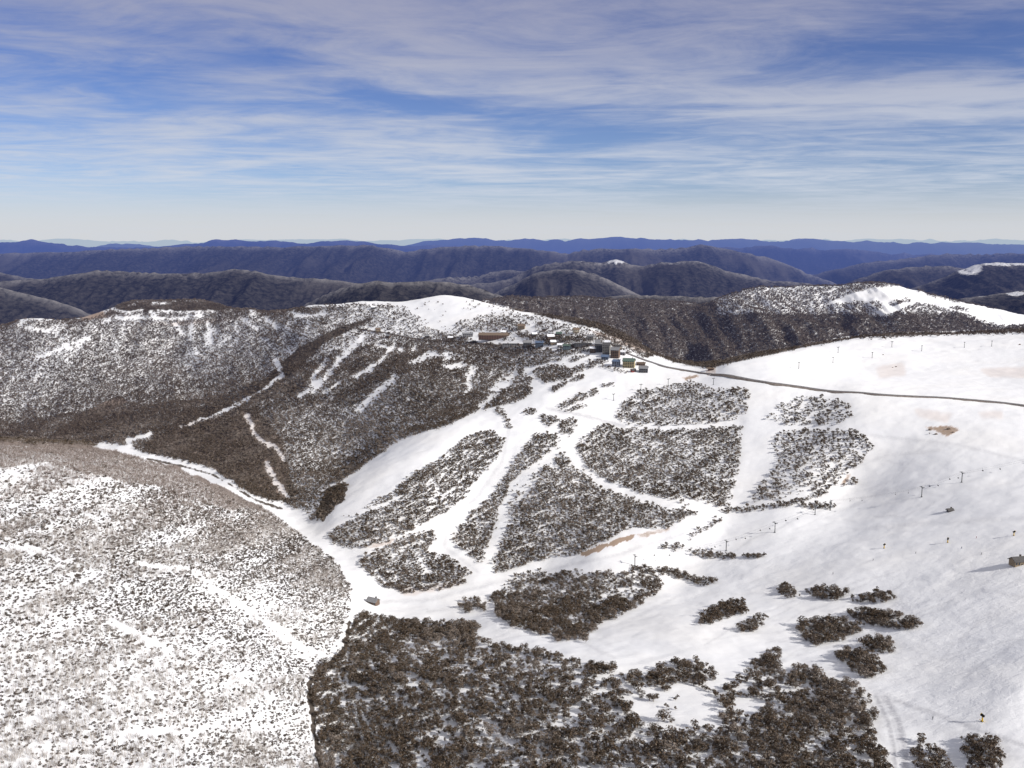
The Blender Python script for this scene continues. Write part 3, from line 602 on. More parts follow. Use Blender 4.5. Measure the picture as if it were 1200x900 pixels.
def cloud(name, pts, rot, scl, var, tint, variants, label, cat, zs=None):
    """many plants as one object: a point mesh, each point carrying one of the given plant meshes"""
    me = bpy.data.meshes.new(name); me.vertices.add(len(pts)); me.vertices.foreach_set('co', np.ascontiguousarray(pts, np.float32).ravel())
    for nm, ty, a in (('rot', 'FLOAT', rot), ('scl', 'FLOAT', scl), ('tint', 'FLOAT', tint), ('var', 'INT', var)):
        q = me.attributes.new(nm, ty, 'POINT'); q.data.foreach_set('value', np.ascontiguousarray(a, np.int32 if ty == 'INT' else np.float32))
    me.update(); o = link(name, me); tag(o, label, cat, kind='stuff')
    ng = bpy.data.node_groups.new(name + '_nodes', 'GeometryNodeTree'); ng.interface.new_socket('Geometry', in_out='INPUT', socket_type='NodeSocketGeometry'); ng.interface.new_socket('Geometry', in_out='OUTPUT', socket_type='NodeSocketGeometry')
    gi = ng.nodes.new('NodeGroupInput'); go = ng.nodes.new('NodeGroupOutput'); jn = ng.nodes.new('GeometryNodeJoinGeometry')
    def na(nm, ty):
        a = ng.nodes.new('GeometryNodeInputNamedAttribute'); a.data_type = ty; a.inputs[0].default_value = nm; return a.outputs[0]
    rt = ng.nodes.new('ShaderNodeCombineXYZ'); ng.links.new(na('rot', 'FLOAT'), rt.inputs[2])
    va = na('var', 'INT'); sc = na('scl', 'FLOAT')
    for k, obs in enumerate(variants):
        cm = ng.nodes.new('FunctionNodeCompare'); cm.data_type = 'INT'; cm.operation = 'EQUAL'
        ii = [s for s in cm.inputs if s.type == 'INT']; ng.links.new(va, ii[0]); ii[1].default_value = k
        j2 = ng.nodes.new('GeometryNodeJoinGeometry')
        for ob in obs:
            oi = ng.nodes.new('GeometryNodeObjectInfo'); oi.transform_space = 'ORIGINAL'; oi.inputs['Object'].default_value = ob; oi.inputs['As Instance'].default_value = False
            ng.links.new(oi.outputs['Geometry'], j2.inputs[0])
        ip = ng.nodes.new('GeometryNodeInstanceOnPoints'); ng.links.new(gi.outputs[0], ip.inputs['Points']); ng.links.new(cm.outputs[0], ip.inputs['Selection']); ng.links.new(j2.outputs[0], ip.inputs['Instance'])
        ng.links.new(rt.outputs[0], ip.inputs['Rotation']); ng.links.new(sc, ip.inputs['Scale']); ng.links.new(ip.outputs[0], jn.inputs[0])
    ng.links.new(jn.outputs[0], go.inputs[0])
    md = o.modifiers.new('plants', 'NODES'); md.node_group = ng; return o
def tmpl(me): return bpy.data.objects.new(me.name, me)          # plant shapes the clouds refer to; not placed in the scene themselves

def jgrid(cell, x0, x1, y0, y1):
    gx = np.arange(x0, x1, cell); gy = np.arange(y0, y1, cell); a, b = np.meshgrid(gx, gy); a = a.ravel() + RS.rand(a.size) * cell; b = b.ravel() + RS.rand(b.size) * cell
    k = np.abs(a / b) < .62; return a[k], b[k]
def scatter(cell, y0, y1, dens, hid_max=3., thin=None):
    a, b = jgrid(cell, -.62 * y1, .62 * y1, y0, y1); z = Hat(a, b); d = look(dens, a, b, z); h = hidden_by(a, b, z + 2.5)
    px, py = project(a, b, z); d = np.where(h > hid_max, 0, d)
    d = np.where((py > H0 + 60), 0, d)
    k = RS.rand(a.size) < d; return np.stack([a, b, z], 1)[k], px[k], py[k]

WN = fbm(xx / 11, yy / 7, 57, 3); ragz = np.isin(ZONE, [2, 3, 4, 5, 6, 9, 10])
WOOD = np.where(ZONE < 20, np.clip(blur(WOOD, 2) * np.where(ragz, .42 + 1.15 * WN, .75 + .5 * WN), 0, 1) + .012 * np.clip(blur(WOOD, 10), 0, .5) * (yy > 440), WOOD)
GP, gpx, gpy = scatter(3.3, 300, 2000, WOOD)
g2, g2x, g2y = scatter(4.4, 2000, 3050, WOOD)
near_bg = ZONE[np.clip(g2y.astype(int), 0, 899), np.clip(g2x.astype(int), 0, 1199)] == 40
GP = np.concatenate([GP, g2[~near_bg]]); gpx = np.concatenate([gpx, g2x[~near_bg]]); gpy = np.concatenate([gpy, g2y[~near_bg]])
g3, g3x, g3y = scatter(6.0, 2350, 3800, WOOD * BGW, 2.)
zone = ZONE[np.clip(gpy.astype(int), 0, 899), np.clip(gpx.astype(int), 0, 1199)]
print('gums', len(GP), 'bg', len(g3), time.time() - T0)
gs = np.clip(np.exp(RS.normal(-.34, .33, len(GP))), .3, 1.45)
# trees standing alone on open snow stay modest; deep wood trees grow larger
gs *= np.where(GP[:, 1] < 800, 1.02, np.where(GP[:, 1] < 1500, .86, .92))
grot = RS.rand(len(GP)) * 6.283; gt = np.clip(fbm(GP[:, 0] / 60, GP[:, 1] / 60, 91, 3) * 1.4 - .38 + RS.normal(0, .25, len(GP)) + .12 * sstep(700, 1100, GP[:, 1]), 0, 1)
inframe = (gpx > 2) & (gpx < 1198) & (gpy > 300) & (gpy < 905)
size_px = np.where(inframe, gs / GP[:, 1], 0); order = np.argsort(-size_px)
IND = set(order[:300].tolist())
keep = np.array([i not in IND for i in range(len(GP))])
dist = GP[:, 1]
var = np.where(dist < 900, RS.randint(0, 4, len(GP)), np.where(dist < 1700, 4 + RS.randint(0, 3, len(GP)), 7 + RS.randint(0, 2, len(GP))))
gum_t = [[tmpl(GUM_C[k]), tmpl(GUM_T[k])] for k in range(4)] + [[tmpl(MID_C[k]), tmpl(GUM_T[k])] for k in range(3)] + [[tmpl(FAR_C[k])] for k in range(2)]
cloud('snow_gum_forest', GP[keep], grot[keep], gs[keep], var[keep], gt[keep], gum_t, 'dark brown snow gums covering the ridges and patches between ski runs', 'forest')
cloud('background_wood', g3, RS.rand(len(g3)) * 6.283, np.clip(RS.normal(1.15, .2, len(g3)), .6, 1.7), RS.randint(0, 2, len(g3)), RS.uniform(.45, 1, len(g3)), [[tmpl(m_)] for m_ in FAR_C], 'grey brown wood on the hills beyond the right snowfield', 'forest')

ZL = {10: ('olive brown snow gum crowded in the big wood along the bottom edge', 'snow gums of the bottom wood'),
      11: ('snow gum in the small clump at the bottom right corner', 'snow gums in the bottom right corner'),
      9: ('snow gum on the wooded island below the valley track', 'snow gums of the wooded island')}
OV = ['small sparse clump at the upper left of the oval clumps', 'clump beside the sparse one, upper row of oval clumps', 'short flat clump at the right of the upper row', 'long diagonal clump on the right snow slope',
      'broad speckled clump left of the long diagonal clump', 'small round clump below the long diagonal clump', 'lowest dense oval clump above the bottom wood', 'isolated clump on open snow left of the other clumps', 'tiny isolated bush like clump beside the left clump']
for k, t in enumerate(OV): ZL[20 + k] = ('snow gum in the ' + t, 'snow gums in the ' + t)
def plant(i, kind, meshes, names, loc, rz, sc, tint, label, cat, group):
    r = empty(kind, loc, rz, label, cat, group); r.scale = (sc, sc, sc)
    for nm, me_ in zip(names, meshes):
        c = link(nm, me_, None, r); c['tint'] = float(tint)
    return r
for i in order[:300]:
    k = int(RS.randint(0, 4)); lb, gr = ZL.get(int(zone[i]), ('snow gum standing among the lower woods of the slope', 'snow gums of the lower slope'))
    plant(i, 'snow_gum', (GUM_T[k], GUM_C[k]), ('trunk', 'crown'), GP[i], grot[i], gs[i], gt[i], lb, 'tree', gr)
# left slope: scrub and bare saplings
SPt, sx_, sy_ = scatter(2.35, 290, 1200, SCRUB)
ss = np.clip(np.exp(RS.normal(-.33, .32, len(SPt))), .3, 1.6) * np.clip(.75 + (SPt[:, 1] - 350) / 1800, .7, 1.15); srot = RS.rand(len(SPt)) * 6.283; stn = np.clip(fbm(SPt[:, 0] / 40, SPt[:, 1] / 40, 95, 3) * 1.4 - .35 + RS.normal(0, .2, len(SPt)), 0, 1)
inf = (sx_ > 2) & (sx_ < 1198) & (sy_ < 898); od = np.argsort(-np.where(inf, ss / SPt[:, 1], 0))[:300]; kp = np.ones(len(SPt), bool); kp[od] = False
cloud('hillside_scrub', SPt[kp], srot[kp], ss[kp], RS.randint(0, 3, kp.sum()), stn[kp], [[tmpl(m_)] for m_ in SHR_C], 'low brown scrub dotted over the snowy left foreground slope', 'scrub')
for i in od:
    o = link('shrub', SHR_C[int(RS.randint(0, 3))]); o.location = SPt[i]; o.rotation_euler = (0, 0, srot[i]); o.scale = (ss[i],) * 3; o['tint'] = float(stn[i])
    tag(o, 'low brown twiggy shrub in the snow near the bottom of the left slope', 'shrub', 'shrubs low on the left slope')
BP, bx_, by_ = scatter(1.9, 290, 1250, SAPL)
bs = np.clip(RS.normal(.85, .2, len(BP)), .4, 1.4); brot = RS.rand(len(BP)) * 6.283
btn = np.clip(sstep(680, 540, by_) * .75 + RS.normal(.28, .2, len(BP)), 0, 1)
inf = (bx_ > 2) & (bx_ < 1198) & (by_ < 898); od = np.argsort(-np.where(inf, bs / BP[:, 1], 0))[:300]; kp = np.ones(len(BP), bool); kp[od] = False
cloud('bare_sapling_cover', BP[kp], brot[kp], bs[kp], RS.randint(0, 3, kp.sum()), btn[kp], [[tmpl(m_)] for m_ in SAP], 'leafless grey saplings veiling the left foreground slope and its crest', 'saplings')
for i in od:
    o = link('bare_sapling', SAP[int(RS.randint(0, 3))]); o.location = BP[i]; o.rotation_euler = (0, 0, brot[i]); o.scale = (bs[i],) * 3; o['tint'] = float(btn[i])
    tag(o, 'leafless grey sapling thicket in the snow near the bottom of the left slope', 'sapling', 'bare saplings low on the left slope')
print('plants', len(SPt), len(BP), time.time() - T0)

# ------------------------------------------------------------------ roads
def drape(pxs, step=6.0):
    P = [at(*p)[:2] for p in pxs]; out = []
    for a, b in zip(P[:-1], P[1:]):
        k = max(1, int(np.hypot(*(b - a)) / step)); out += [a + (b - a) * t / k for t in range(k)]
    out.append(P[-1]); out = np.array(out)
    for _ in range(6): out[1:-1] = (out[:-2] + 2 * out[1:-1] + out[2:]) / 4
    z = Hat(out[:, 0], out[:, 1])
    for _ in range(8): z[1:-1] = (z[:-2] + 2 * z[1:-1] + z[2:]) / 4
    return out, z
def road(name, pxs, width, lift, skirt):
    P, z = drape(pxs); t = np.gradient(P, axis=0); t /= np.linalg.norm(t, axis=1, keepdims=True) + 1e-9; nrm = np.stack([-t[:, 1], t[:, 0]], 1)
    k = len(P); prof = [(-width / 2 - skirt * 1.5, -skirt), (-width / 2, lift), (width / 2, lift), (width / 2 + skirt * 1.5, -skirt)]
    rag = 1 + .8 * (fbm(np.arange(k) / 4., np.zeros(k), 5, 3) - .5)
    V = []
    for j, (o_, dz) in enumerate(prof):
        q = P + nrm * (o_ * (rag[:, None] if j in (0, 3) else 1)); V.append(np.column_stack([q, z + dz]))
    V = np.stack(V, 1).reshape(-1, 3); F_ = []; mi = []
    for i in range(k - 1):
        for j in range(3): F_.append((i * 4 + j, i * 4 + j + 1, i * 4 + j + 5, i * 4 + j + 4)); mi.append(0 if j == 1 else 1)
    me = mesh_np(name, V, F_); me.materials.append(M['asphalt']); me.materials.append(M['earth']); me.polygons.foreach_set('material_index', mi)
    o = link(name, me); o['kind'] = 'structure'; return o
road('road', [(836, 438.5)] + [(x, y + .5) for x, y in CUT[1:]] + [(1260, 480)], 7.5, .9, 1.9)
road('village_road', [(392, 380), (425, 386), (470, 394), (510, 399), (560, 402), (605, 403.5), (670, 405), (705, 405), (733, 413.5), (758, 423), (783, 431), (800, 433.5), (822, 437), (834, 438.5)], 6.0, .8, 1.0)

# ------------------------------------------------------------------ buildings
WALLC = {}
def wmat(nm, c):
    if nm not in WALLC: WALLC[nm] = plain(nm, tuple(.78 * x + .02 for x in c), .3, .6)
    return WALLC[nm]
def building(kind, px, py, L, Wd, H, rz, wall, roof, style, floors, bays, label, cat='building', bands=None, balc=False, group='village lodges'):
    """front faces the local -Y side; origin at the middle of the base"""
    p = at(px, py); r = empty(kind, (p[0], p[1], p[2] - .6), R(rz), label, cat, group)
    if group == 'village lodges': L, Wd, H = L * .82, Wd * .85, H * .78
    H = H + .6; rh = {'flat': .5, 'gable': Wd * .34, 'mono': Wd * .22}[style]
    mb = MB()
    mb.box((0, 0, H / 2), (L, Wd, H))
    if style == 'gable':
        for s in (-1, 1): mb.add([(s * L / 2, -Wd / 2, H), (s * L / 2, Wd / 2, H), (s * L / 2, 0, H + rh)], [(0, 1, 2)])
    mb.build('wall', wall, r)
    rb = MB(); e = .9
    if style == 'flat':
        rb.box((0, 0, H + .26), (L + e, Wd + e, .5))
    elif style == 'gable':
        for s in (-1, 1):
            y0, z0 = s * (Wd / 2 + e), H - e * rh / (Wd / 2) + .12
            P = [(-L / 2 - e, y0, z0), (L / 2 + e, y0, z0), (L / 2 + e, 0, H + rh + .12), (-L / 2 - e, 0, H + rh + .12)]
            rb.add(P + [(a, b, c + .35) for a, b, c in P], [(0, 1, 2, 3), (4, 5, 6, 7), (0, 1, 5, 4), (1, 2, 6, 5), (3, 0, 4, 7)])
    else:
        P = [(-L / 2 - e, -Wd / 2 - e, H + .1), (L / 2 + e, -Wd / 2 - e, H + .1), (L / 2 + e, Wd / 2 + e, H + rh), (-L / 2 - e, Wd / 2 + e, H + rh)]
        rb.add(P + [(a, b, c + .4) for a, b, c in P], [(0, 1, 2, 3), (4, 5, 6, 7), (0, 1, 5, 4), (1, 2, 6, 5), (2, 3, 7, 6), (3, 0, 4, 7)])
        for s in (-1, 1): MB.add(mb, [], [])
    rf = rb.build('roof', roof, r)
    ch = MB().box((L * .28, Wd * .1, H + rh + .5), (1.0, 1.0, 2.0)); ch.build('chimney', M['dkbark'], rf)
    fh = (H - .6) / floors
    for fl in range(floors):
        for b in range(bays):
            cx = (b + .5) / bays * L - L / 2; cz = .6 + fl * fh + fh * .55
            if fl == 0 and b == bays // 2:
                d = MB().box((cx, -Wd / 2 - .06, .6 + min(2.2, fh * .8) / 2), (min(2.2, L / bays * .5), .14, min(2.2, fh * .8))).build('door', M['dkbark'], r); continue
            w_, h_ = L / bays * .52, fh * .46
            f_ = MB().box((cx, -Wd / 2 - .05, cz), (w_ + .3, .12, h_ + .3)).build('window', M['dkbark'], r)
            MB().box((cx, -Wd / 2 - .13, cz), (w_, .06, h_)).build('pane', M['glass'], f_)
    if balc:
        for fl in range(1, floors):
            bm_ = MB(); zc = .6 + fl * fh
            bm_.box((0, -Wd / 2 - .85, zc), (L * .96, 1.5, .18)); bm_.box((0, -Wd / 2 - 1.55, zc + .55), (L * .96, .08, .9))
            bm_.build('balcony', bands or wall, r)
    if bands:
        for b in range(0, bays + 1, 2): MB().box((b / bays * L - L / 2, -Wd / 2 - .35, H / 2), (.9, .7, H - .3)).build('pier', bands, r)
    return r
brown = wmat('brown_boards', (.17, .115, .085)); rust = wmat('red_brown_boards', (.19, .105, .08)); grey = wmat('grey_boards', (.24, .235, .24)); dgrey = wmat('charcoal_boards', (.10, .10, .11)); tan = wmat('tan_boards', (.30, .235, .16))
yell = wmat('yellow_render', (.44, .37, .22)); blue = wmat('blue_cladding', (.08, .11, .16)); teal = wmat('teal_cladding', (.14, .20, .23)); stone = wmat('grey_stone', (.30, .285, .26)); redw = wmat('red_boards', (.36, .07, .06)); cream = wmat('cream_render', (.55, .49, .38))
rgrey = wmat('grey_iron_roof', (.25, .25, .26)); rdark = wmat('dark_iron_roof', (.10, .095, .095)); rbrown = wmat('brown_iron_roof', (.20, .145, .105)); rblue = wmat('blue_iron_roof', (.12, .17, .27)); rgreen = wmat('green_iron_roof', (.11, .16, .13)); rsnow = M['snow']
BL = [
 ('apartment_lodge', 579, 398, 74, 15, 12, -4, brown, rbrown, 'gable', 4, 12, 'long brown apartment lodge with reddish piers, the widest building of the village', 'lodge', rust, True),
 ('lodge', 548, 395, 26, 12, 8, 6, grey, rgrey, 'mono', 2, 5, 'low grey lodge butting the left end of the long brown lodge', 'lodge', None, False),
 ('lodge', 611, 386, 17, 12, 9, -8, tan, rbrown, 'gable', 3, 4, 'brown gabled lodge alone on the snow above the long lodge', 'lodge', None, True),
 ('lodge', 600, 406, 44, 11, 6, -3, grey, rdark, 'flat', 2, 8, 'long low grey building on the road below the long lodge', 'lodge', None, False),
 ('lodge', 618, 407, 18, 13, 12, 5, dgrey, rgrey, 'gable', 3, 4, 'dark grey gabled lodge left of the blue building', 'lodge', None, True),
 ('lodge', 632, 407, 17, 12, 11, -6, blue, rblue, 'mono', 3, 4, 'bright blue building in the middle of the village road', 'lodge', None, False),
 ('lodge', 645, 398, 15, 11, 8, 12, brown, rsnow, 'gable', 2, 3, 'brown lodge with snowy roof above and right of the blue building', 'lodge', None, False),
 ('lodge', 664, 410, 15, 11, 9, -10, teal, rgreen, 'mono', 3, 4, 'teal building at the right end of the tree belt on the road', 'lodge', None, False),
 ('lodge', 675, 390, 13, 10, 8, 15, cream, rbrown, 'gable', 2, 3, 'small cream hut high on the slope above the apartment blocks', 'lodge', None, False),
 ('lodge', 683, 406, 36, 12, 7, -4, dgrey, rdark, 'flat', 2, 8, 'wide charcoal building left of the apartment blocks', 'lodge', None, False),
 ('apartment_block', 702, 412, 16, 14, 17, -14, dgrey, rgrey, 'mono', 5, 4, 'charcoal apartment block, leftmost of the tall blocks', 'apartments', None, True),
 ('apartment_block', 711, 415, 15, 14, 20, -18, stone, rdark, 'gable', 6, 4, 'grey stone apartment block, tallest of the tall blocks', 'apartments', None, True),
 ('apartment_block', 721, 419, 17, 14, 17, -20, brown, rgrey, 'gable', 5, 4, 'grey brown apartment block behind the yellow lodge', 'apartments', None, True),
 ('lodge', 709, 421, 14, 10, 6, -15, blue, rblue, 'gable', 2, 3, 'low blue roofed house below the tall blocks', 'lodge', None, False),
 ('lodge', 722, 429, 14, 12, 10, -22, wmat('pale_blue_cladding', (.24, .27, .34)), rblue, 'mono', 3, 3, 'pale blue end house left of the yellow lodge', 'lodge', None, False),
 ('yellow_lodge', 737, 430, 23, 14, 13, -16, yell, rgreen, 'gable', 4, 5, 'bright yellow lodge at the right end of the village', 'lodge', None, True),
 ('hut', 742, 436, 8, 6, 4, 20, redw, rdark, 'gable', 1, 3, 'small red hut on the snow below the yellow lodge', 'hut', None, False),
 ('lodge', 754, 436, 17, 12, 8, -12, dgrey, rgrey, 'gable', 2, 4, 'grey house right of the red hut at the head of the ski run', 'lodge', None, False),
 ('lodge', 751, 428, 17, 8, 4, -10, brown, rbrown, 'mono', 1, 4, 'long low brown shed behind the grey house near the yellow lodge', 'shed', None, False),
 ('lodge', 443, 389, 12, 9, 8, 18, tan, rbrown, 'gable', 2, 3, 'tan house among trees at the left end of the village road', 'house', None, False),
 ('lodge', 455, 396, 11, 8, 6, -18, brown, rgrey, 'gable', 2, 3, 'brown cottage just below the tan house at the left road bend', 'house', None, False),
 ('lodge', 438, 362, 14, 8, 5, 8, dgrey, rsnow, 'gable', 1, 4, 'dark house with white roof on the ridge left of the hilltop', 'house', None, False),
 ('lodge', 655, 394, 12, 9, 7, -12, dgrey, rgreen, 'gable', 2, 3, 'charcoal lodge with green roof among the trees on the upper slope', 'lodge', None, False),
 ('lodge', 692, 398, 14, 9, 8, -14, stone, rgrey, 'gable', 2, 3, 'grey stone lodge just above the tall apartment blocks', 'lodge', None, False),
 ('lodge', 648, 404, 11, 9, 7, 10, tan, rsnow, 'gable', 2, 3, 'small tan chalet with snowy roof right of the blue building', 'chalet', None, False),
 ('lodge', 590, 392, 12, 9, 7, -10, brown, rsnow, 'gable', 2, 3, 'snow roofed brown chalet just behind the right end of the long lodge', 'chalet', None, False),
 ('lodge', 626, 394, 11, 8, 6, 14, dgrey, rsnow, 'gable', 2, 3, 'dark chalet with snowy roof above the blue building', 'chalet', None, False),
 ('lodge', 638, 388, 10, 8, 6, -16, brown, rgrey, 'gable', 2, 2, 'brown chalet highest on the slope right of the gabled lodge', 'chalet', None, False),
 ('lodge', 656, 407, 10, 8, 6, -8, grey, rsnow, 'gable', 2, 2, 'grey chalet touching the left side of the teal building', 'chalet', None, False),
 ('lodge', 674, 407, 12, 9, 8, 6, brown, rgrey, 'gable', 2, 3, 'brown chalet between the teal and wide charcoal buildings', 'chalet', None, False),
 ('lodge', 701, 404, 11, 9, 8, -18, cream, rgrey, 'gable', 2, 3, 'cream chalet directly behind the charcoal apartment block', 'chalet', None, False),
 ('lodge', 712, 405, 11, 9, 8, -20, grey, rsnow, 'gable', 2, 3, 'grey snow roofed chalet behind the tallest apartment block', 'chalet', None, False),
 ('lodge', 724, 411, 11, 9, 8, -22, tan, rdark, 'gable', 2, 3, 'tan chalet beside the road behind the yellow lodge', 'chalet', None, False),
 ('lodge', 695, 413, 12, 10, 10, -14, brown, rsnow, 'gable', 3, 3, 'brown chalet at the foot of the charcoal apartment block', 'chalet', None, False),
 ('lodge', 528, 398, 12, 8, 6, -6, brown, rsnow, 'gable', 2, 3, 'brown snow roofed chalet on the road left of the long lodge', 'chalet', None, False),
 ('lodge', 500, 396, 10, 8, 6, 10, dgrey, rgrey, 'gable', 2, 2, 'charcoal chalet by the road below the open hilltop', 'chalet', None, False),
 ('lodge', 665, 396, 10, 8, 6, -12, tan, rgrey, 'gable', 2, 2, 'tan chalet among trees right of the green roofed lodge', 'chalet', None, False),
 ('lodge', 730, 416, 10, 8, 7, -20, grey, rsnow, 'gable', 2, 2, 'small grey chalet on the road bank right of the apartment blocks', 'chalet', None, False),
]
for k_, px, py, L, Wd, H, rz, wl, rf, st, fl, by, lb, ct, bd, bc in BL: building(k_, px, py, L, Wd, H, rz, wl, rf, st, fl, by, lb, ct, bd, bc)
building('lift_station', 437.5, 708, 10, 7, 3.8, -28, brown, rgrey, 'gable', 1, 4, 'grey roofed lift station alone on the valley floor track', 'lift station', group='lift buildings')
building('lift_station', 1192, 662, 9.5, 7, 4.0, 12, tan, rdark, 'gable', 1, 4, 'brown timber lift station on the snow at the right edge', 'lift station', group='lift buildings')
building('hut', 1113, 599.5, 5, 3, 1.7, 10, dgrey, rdark, 'gable', 1, 3, 'tiny dark hut half buried in the open right snowfield', 'hut', group='lift buildings')
building('hut', 833, 434, 9, 5, 2.5, -10, rust, rbrown, 'mono', 1, 3, 'low rusty shed at the left end of the right hand road', 'shed', group='lift buildings')

# ------------------------------------------------------------------ lifts
def pylon_parts(h):
    a = MB().tube((0, 0, -1), (0, 0, h), .42, .28, 10); a.box((0, 0, .1), (1.6, 1.6, .5))
    b = MB().box((0, 0, h), (5.2, .45, .45)).box((0, 0, h - .6), (1.6, .35, .8)); b.tube((-1.2, 0, h + .2), (-1.2, 0, h + 1.1), .07).tube((1.2, 0, h + .2), (1.2, 0, h + 1.1), .07).tube((-1.2, 0, h + 1.1), (1.2, 0, h + 1.1), .07)
    sh = []
    for s in (-1, 1):
        m_ = MB().box((s * 2.4, 0, h + .35), (.14, 3.0, .3))
        for t in (-1.2, -.4, .4, 1.2): m_.tube((s * 2.4 - .12, t, h + .45), (s * 2.4 + .12, t, h + .45), .28, None, 10)
        sh.append(m_)
    l = MB().tube((-.2, -.5, 0), (-.2, -.5, h), .04, None, 4).tube((.2, -.5, 0), (.2, -.5, h), .04, None, 4)
    for i in range(int(h / .5)): l.tube((-.2, -.5, .5 * i), (.2, -.5, .5 * i), .025, None, 4)
    return a, b, sh, l
PA, PB_, PS, PL_ = pylon_parts(10.0)
pm = [(x.mesh(n_), n_) for x, n_ in [(PA, 'pole'), (PB_, 'crossarm'), (PS[0], 'sheave_bank'), (PS[1], 'sheave_bank'), (PL_, 'ladder')]]
for me_, _ in pm: me_.materials.append(M['steel'])
def pylon(px, py, rz, label, group, s=1.0):
    p = at(px, py); r = empty('lift_pylon', p, rz, label, 'lift pylon', group); r.scale = (s, s, s)
    for me_, n_ in pm: link(n_, me_, None, r)
    return p + np.array([0, 0, 10.35 * s])
LA = [(744, 663, 'lift pylon beside the valley track above the wooded island'), (851, 645.5, 'lift pylon behind the short hedge on the right snowfield'), (908, 624, 'lift pylon in open snow below the long hedge'), (973, 598, 'lift pylon at the right end of the long hedge'), (1080, 582.5, 'lift pylon on the bowl, first right of the hedge'), (1127, 565.5, 'lift pylon highest up the bowl below the road'), (1245, 538, '')]
LAP = [at(a, b) for a, b, _ in LA]; TA = []
for i, (a, b, lb) in enumerate(LA[:-1]):
    d = LAP[i + 1] - LAP[i]; TA.append((pylon(a, b, math.atan2(d[1], d[0]) - math.pi / 2, lb, 'pylons of the lower chairlift'), math.atan2(d[1], d[0])))
TA.append((LAP[-1] + np.array([0, 0, 10.35]), TA[-1][1]))
LB = [(936, 432, 'lift pylon near the skyline left of the other ridge pylons'), (976, 425.5, 'lift pylon second from the left on the upper snowfield'), (1022, 419.5, 'tall lift pylon above the pink earth patch'), (1080, 411.5, 'lift pylon in the middle of the upper right snowfield'), (1130, 407.5, 'lift pylon right of the middle of the upper snowfield'), (1162, 406, 'lift pylon farthest right on the upper snowfield')]
for a, b, lb in LB: pylon(a, b, R(60), lb, 'pylons on the upper snowfield', .9)
for a, b, lb in [(982, 413.5, 'small lift pylon on the skyline above the second ridge pylon'), (1045, 407, 'small lift pylon at the upper edge of the snowfield by the wood'), (955, 603.5, 'lift pylon below the short hedge on the right snowfield'), (751, 458, 'lift pylon at the left corner of the upper wood patch'), (783, 451.5, 'tall lift pylon standing over the upper wood patch'), (836, 451, 'lift pylon just below the rusty shed'), (719, 469.5, 'lift pylon in the open run left of the wood patch'), (724, 435, 'lift pylon below the pale blue house'), (658, 422, 'lift pylon on the run below the teal building')]:
    pylon(a, b, R(35), lb, 'single lift pylons on the runs', .95)
def catenary(a, b, k=14, sag=.02):
    L = np.linalg.norm(b - a); return [a + (b - a) * i / k - np.array([0, 0, sag * L * 4 * (i / k) * (1 - i / k)]) for i in range(k + 1)]
chair = dict(hanger=MB().tube((0, 0, 0), (0, 0, -2.2), .06, None, 6), seat=MB().box((0, .1, -2.75), (2.0, .55, .12)), backrest=MB().box((0, .4, -2.35), (2.0, .1, .75)), safety_bar=MB().tube((-1, -.3, -2.3), (1, -.3, -2.3), .05, None, 6))
chm = {}
for k_, m_ in chair.items(): chm[k_] = m_.mesh(k_); chm[k_].materials.append(M['black'] if k_ != 'hanger' else M['steel'])
for side in (-1, 1):
    mb = MB(); nchair = 0
    for (a, az), (b, _) in zip(TA[:-1], TA[1:]):
        off = np.array([-math.sin(az), math.cos(az), 0]) * 2.4 * side; C_ = catenary(a + off, b + off)
        for p, q in zip(C_[:-1], C_[1:]): mb.tube(p, q, .035, None, 4)
        for j in ((3, 10) if side > 0 else (5, 12)):
            r = empty('lift_chair', C_[j], az - math.pi / 2, 'empty black chair hanging from the cable of the lower chairlift', 'lift chair', 'chairs of the lower chairlift')
            for k_, me_ in chm.items(): link(k_, me_, None, r)
    o = mb.build('lift_cable', M['cable']); tag(o, 'thin steel lift cable running %s the lower chairlift pylons' % ('along the far side of' if side > 0 else 'along the near side of'), 'cable')

# ------------------------------------------------------------------ snow guns and skiers
def snow_gun(px, py, rz, label):
    p = at(px, py); r = empty('snow_gun', p, rz, label, 'snow gun', 'snow guns on the right slope')
    MB().tube((0, 0, -.5), (0, 0, 3.0), .14, .12, 8).box((0, 0, .1), (1.2, 1.2, .3)).build('mast', M['steel'], r)
    MB().tube((0, 0, .25), (0, 0, 2.1), .42, .42, 10).build('pad', M['yellow'], r)
    f = MB().tube((-.9, 0, 3.2), (.9, 0, 3.75), .62, .75, 14).build('fan_barrel', M['black'], r)
    MB().tube((.9, 0, 3.75), (1.0, 0, 3.78), .82, .82, 14).build('nozzle_ring', M['yellow'], f)
    MB().box((-.1, 0, 2.75), (.5, 1.3, .25)).build('bracket', M['yellow'], r)
    MB().tube((.5, -.4, .2), (1.8, -.9, .15), .18, .18, 6).build('hose', M['yellow'], r)
for a, b, rz, lb in [(1036, 642.5, .4, 'yellow padded snow gun left of the three on the right slope'), (1110.5, 636, 1.0, 'yellow padded snow gun in the middle of the three on the right slope'), (1188, 628, .2, 'yellow padded snow gun nearest the right edge above the lift station'), (1151, 846, 2.2, 'black and yellow snow gun on the slope at the bottom right')]: snow_gun(a, b, rz, lb)
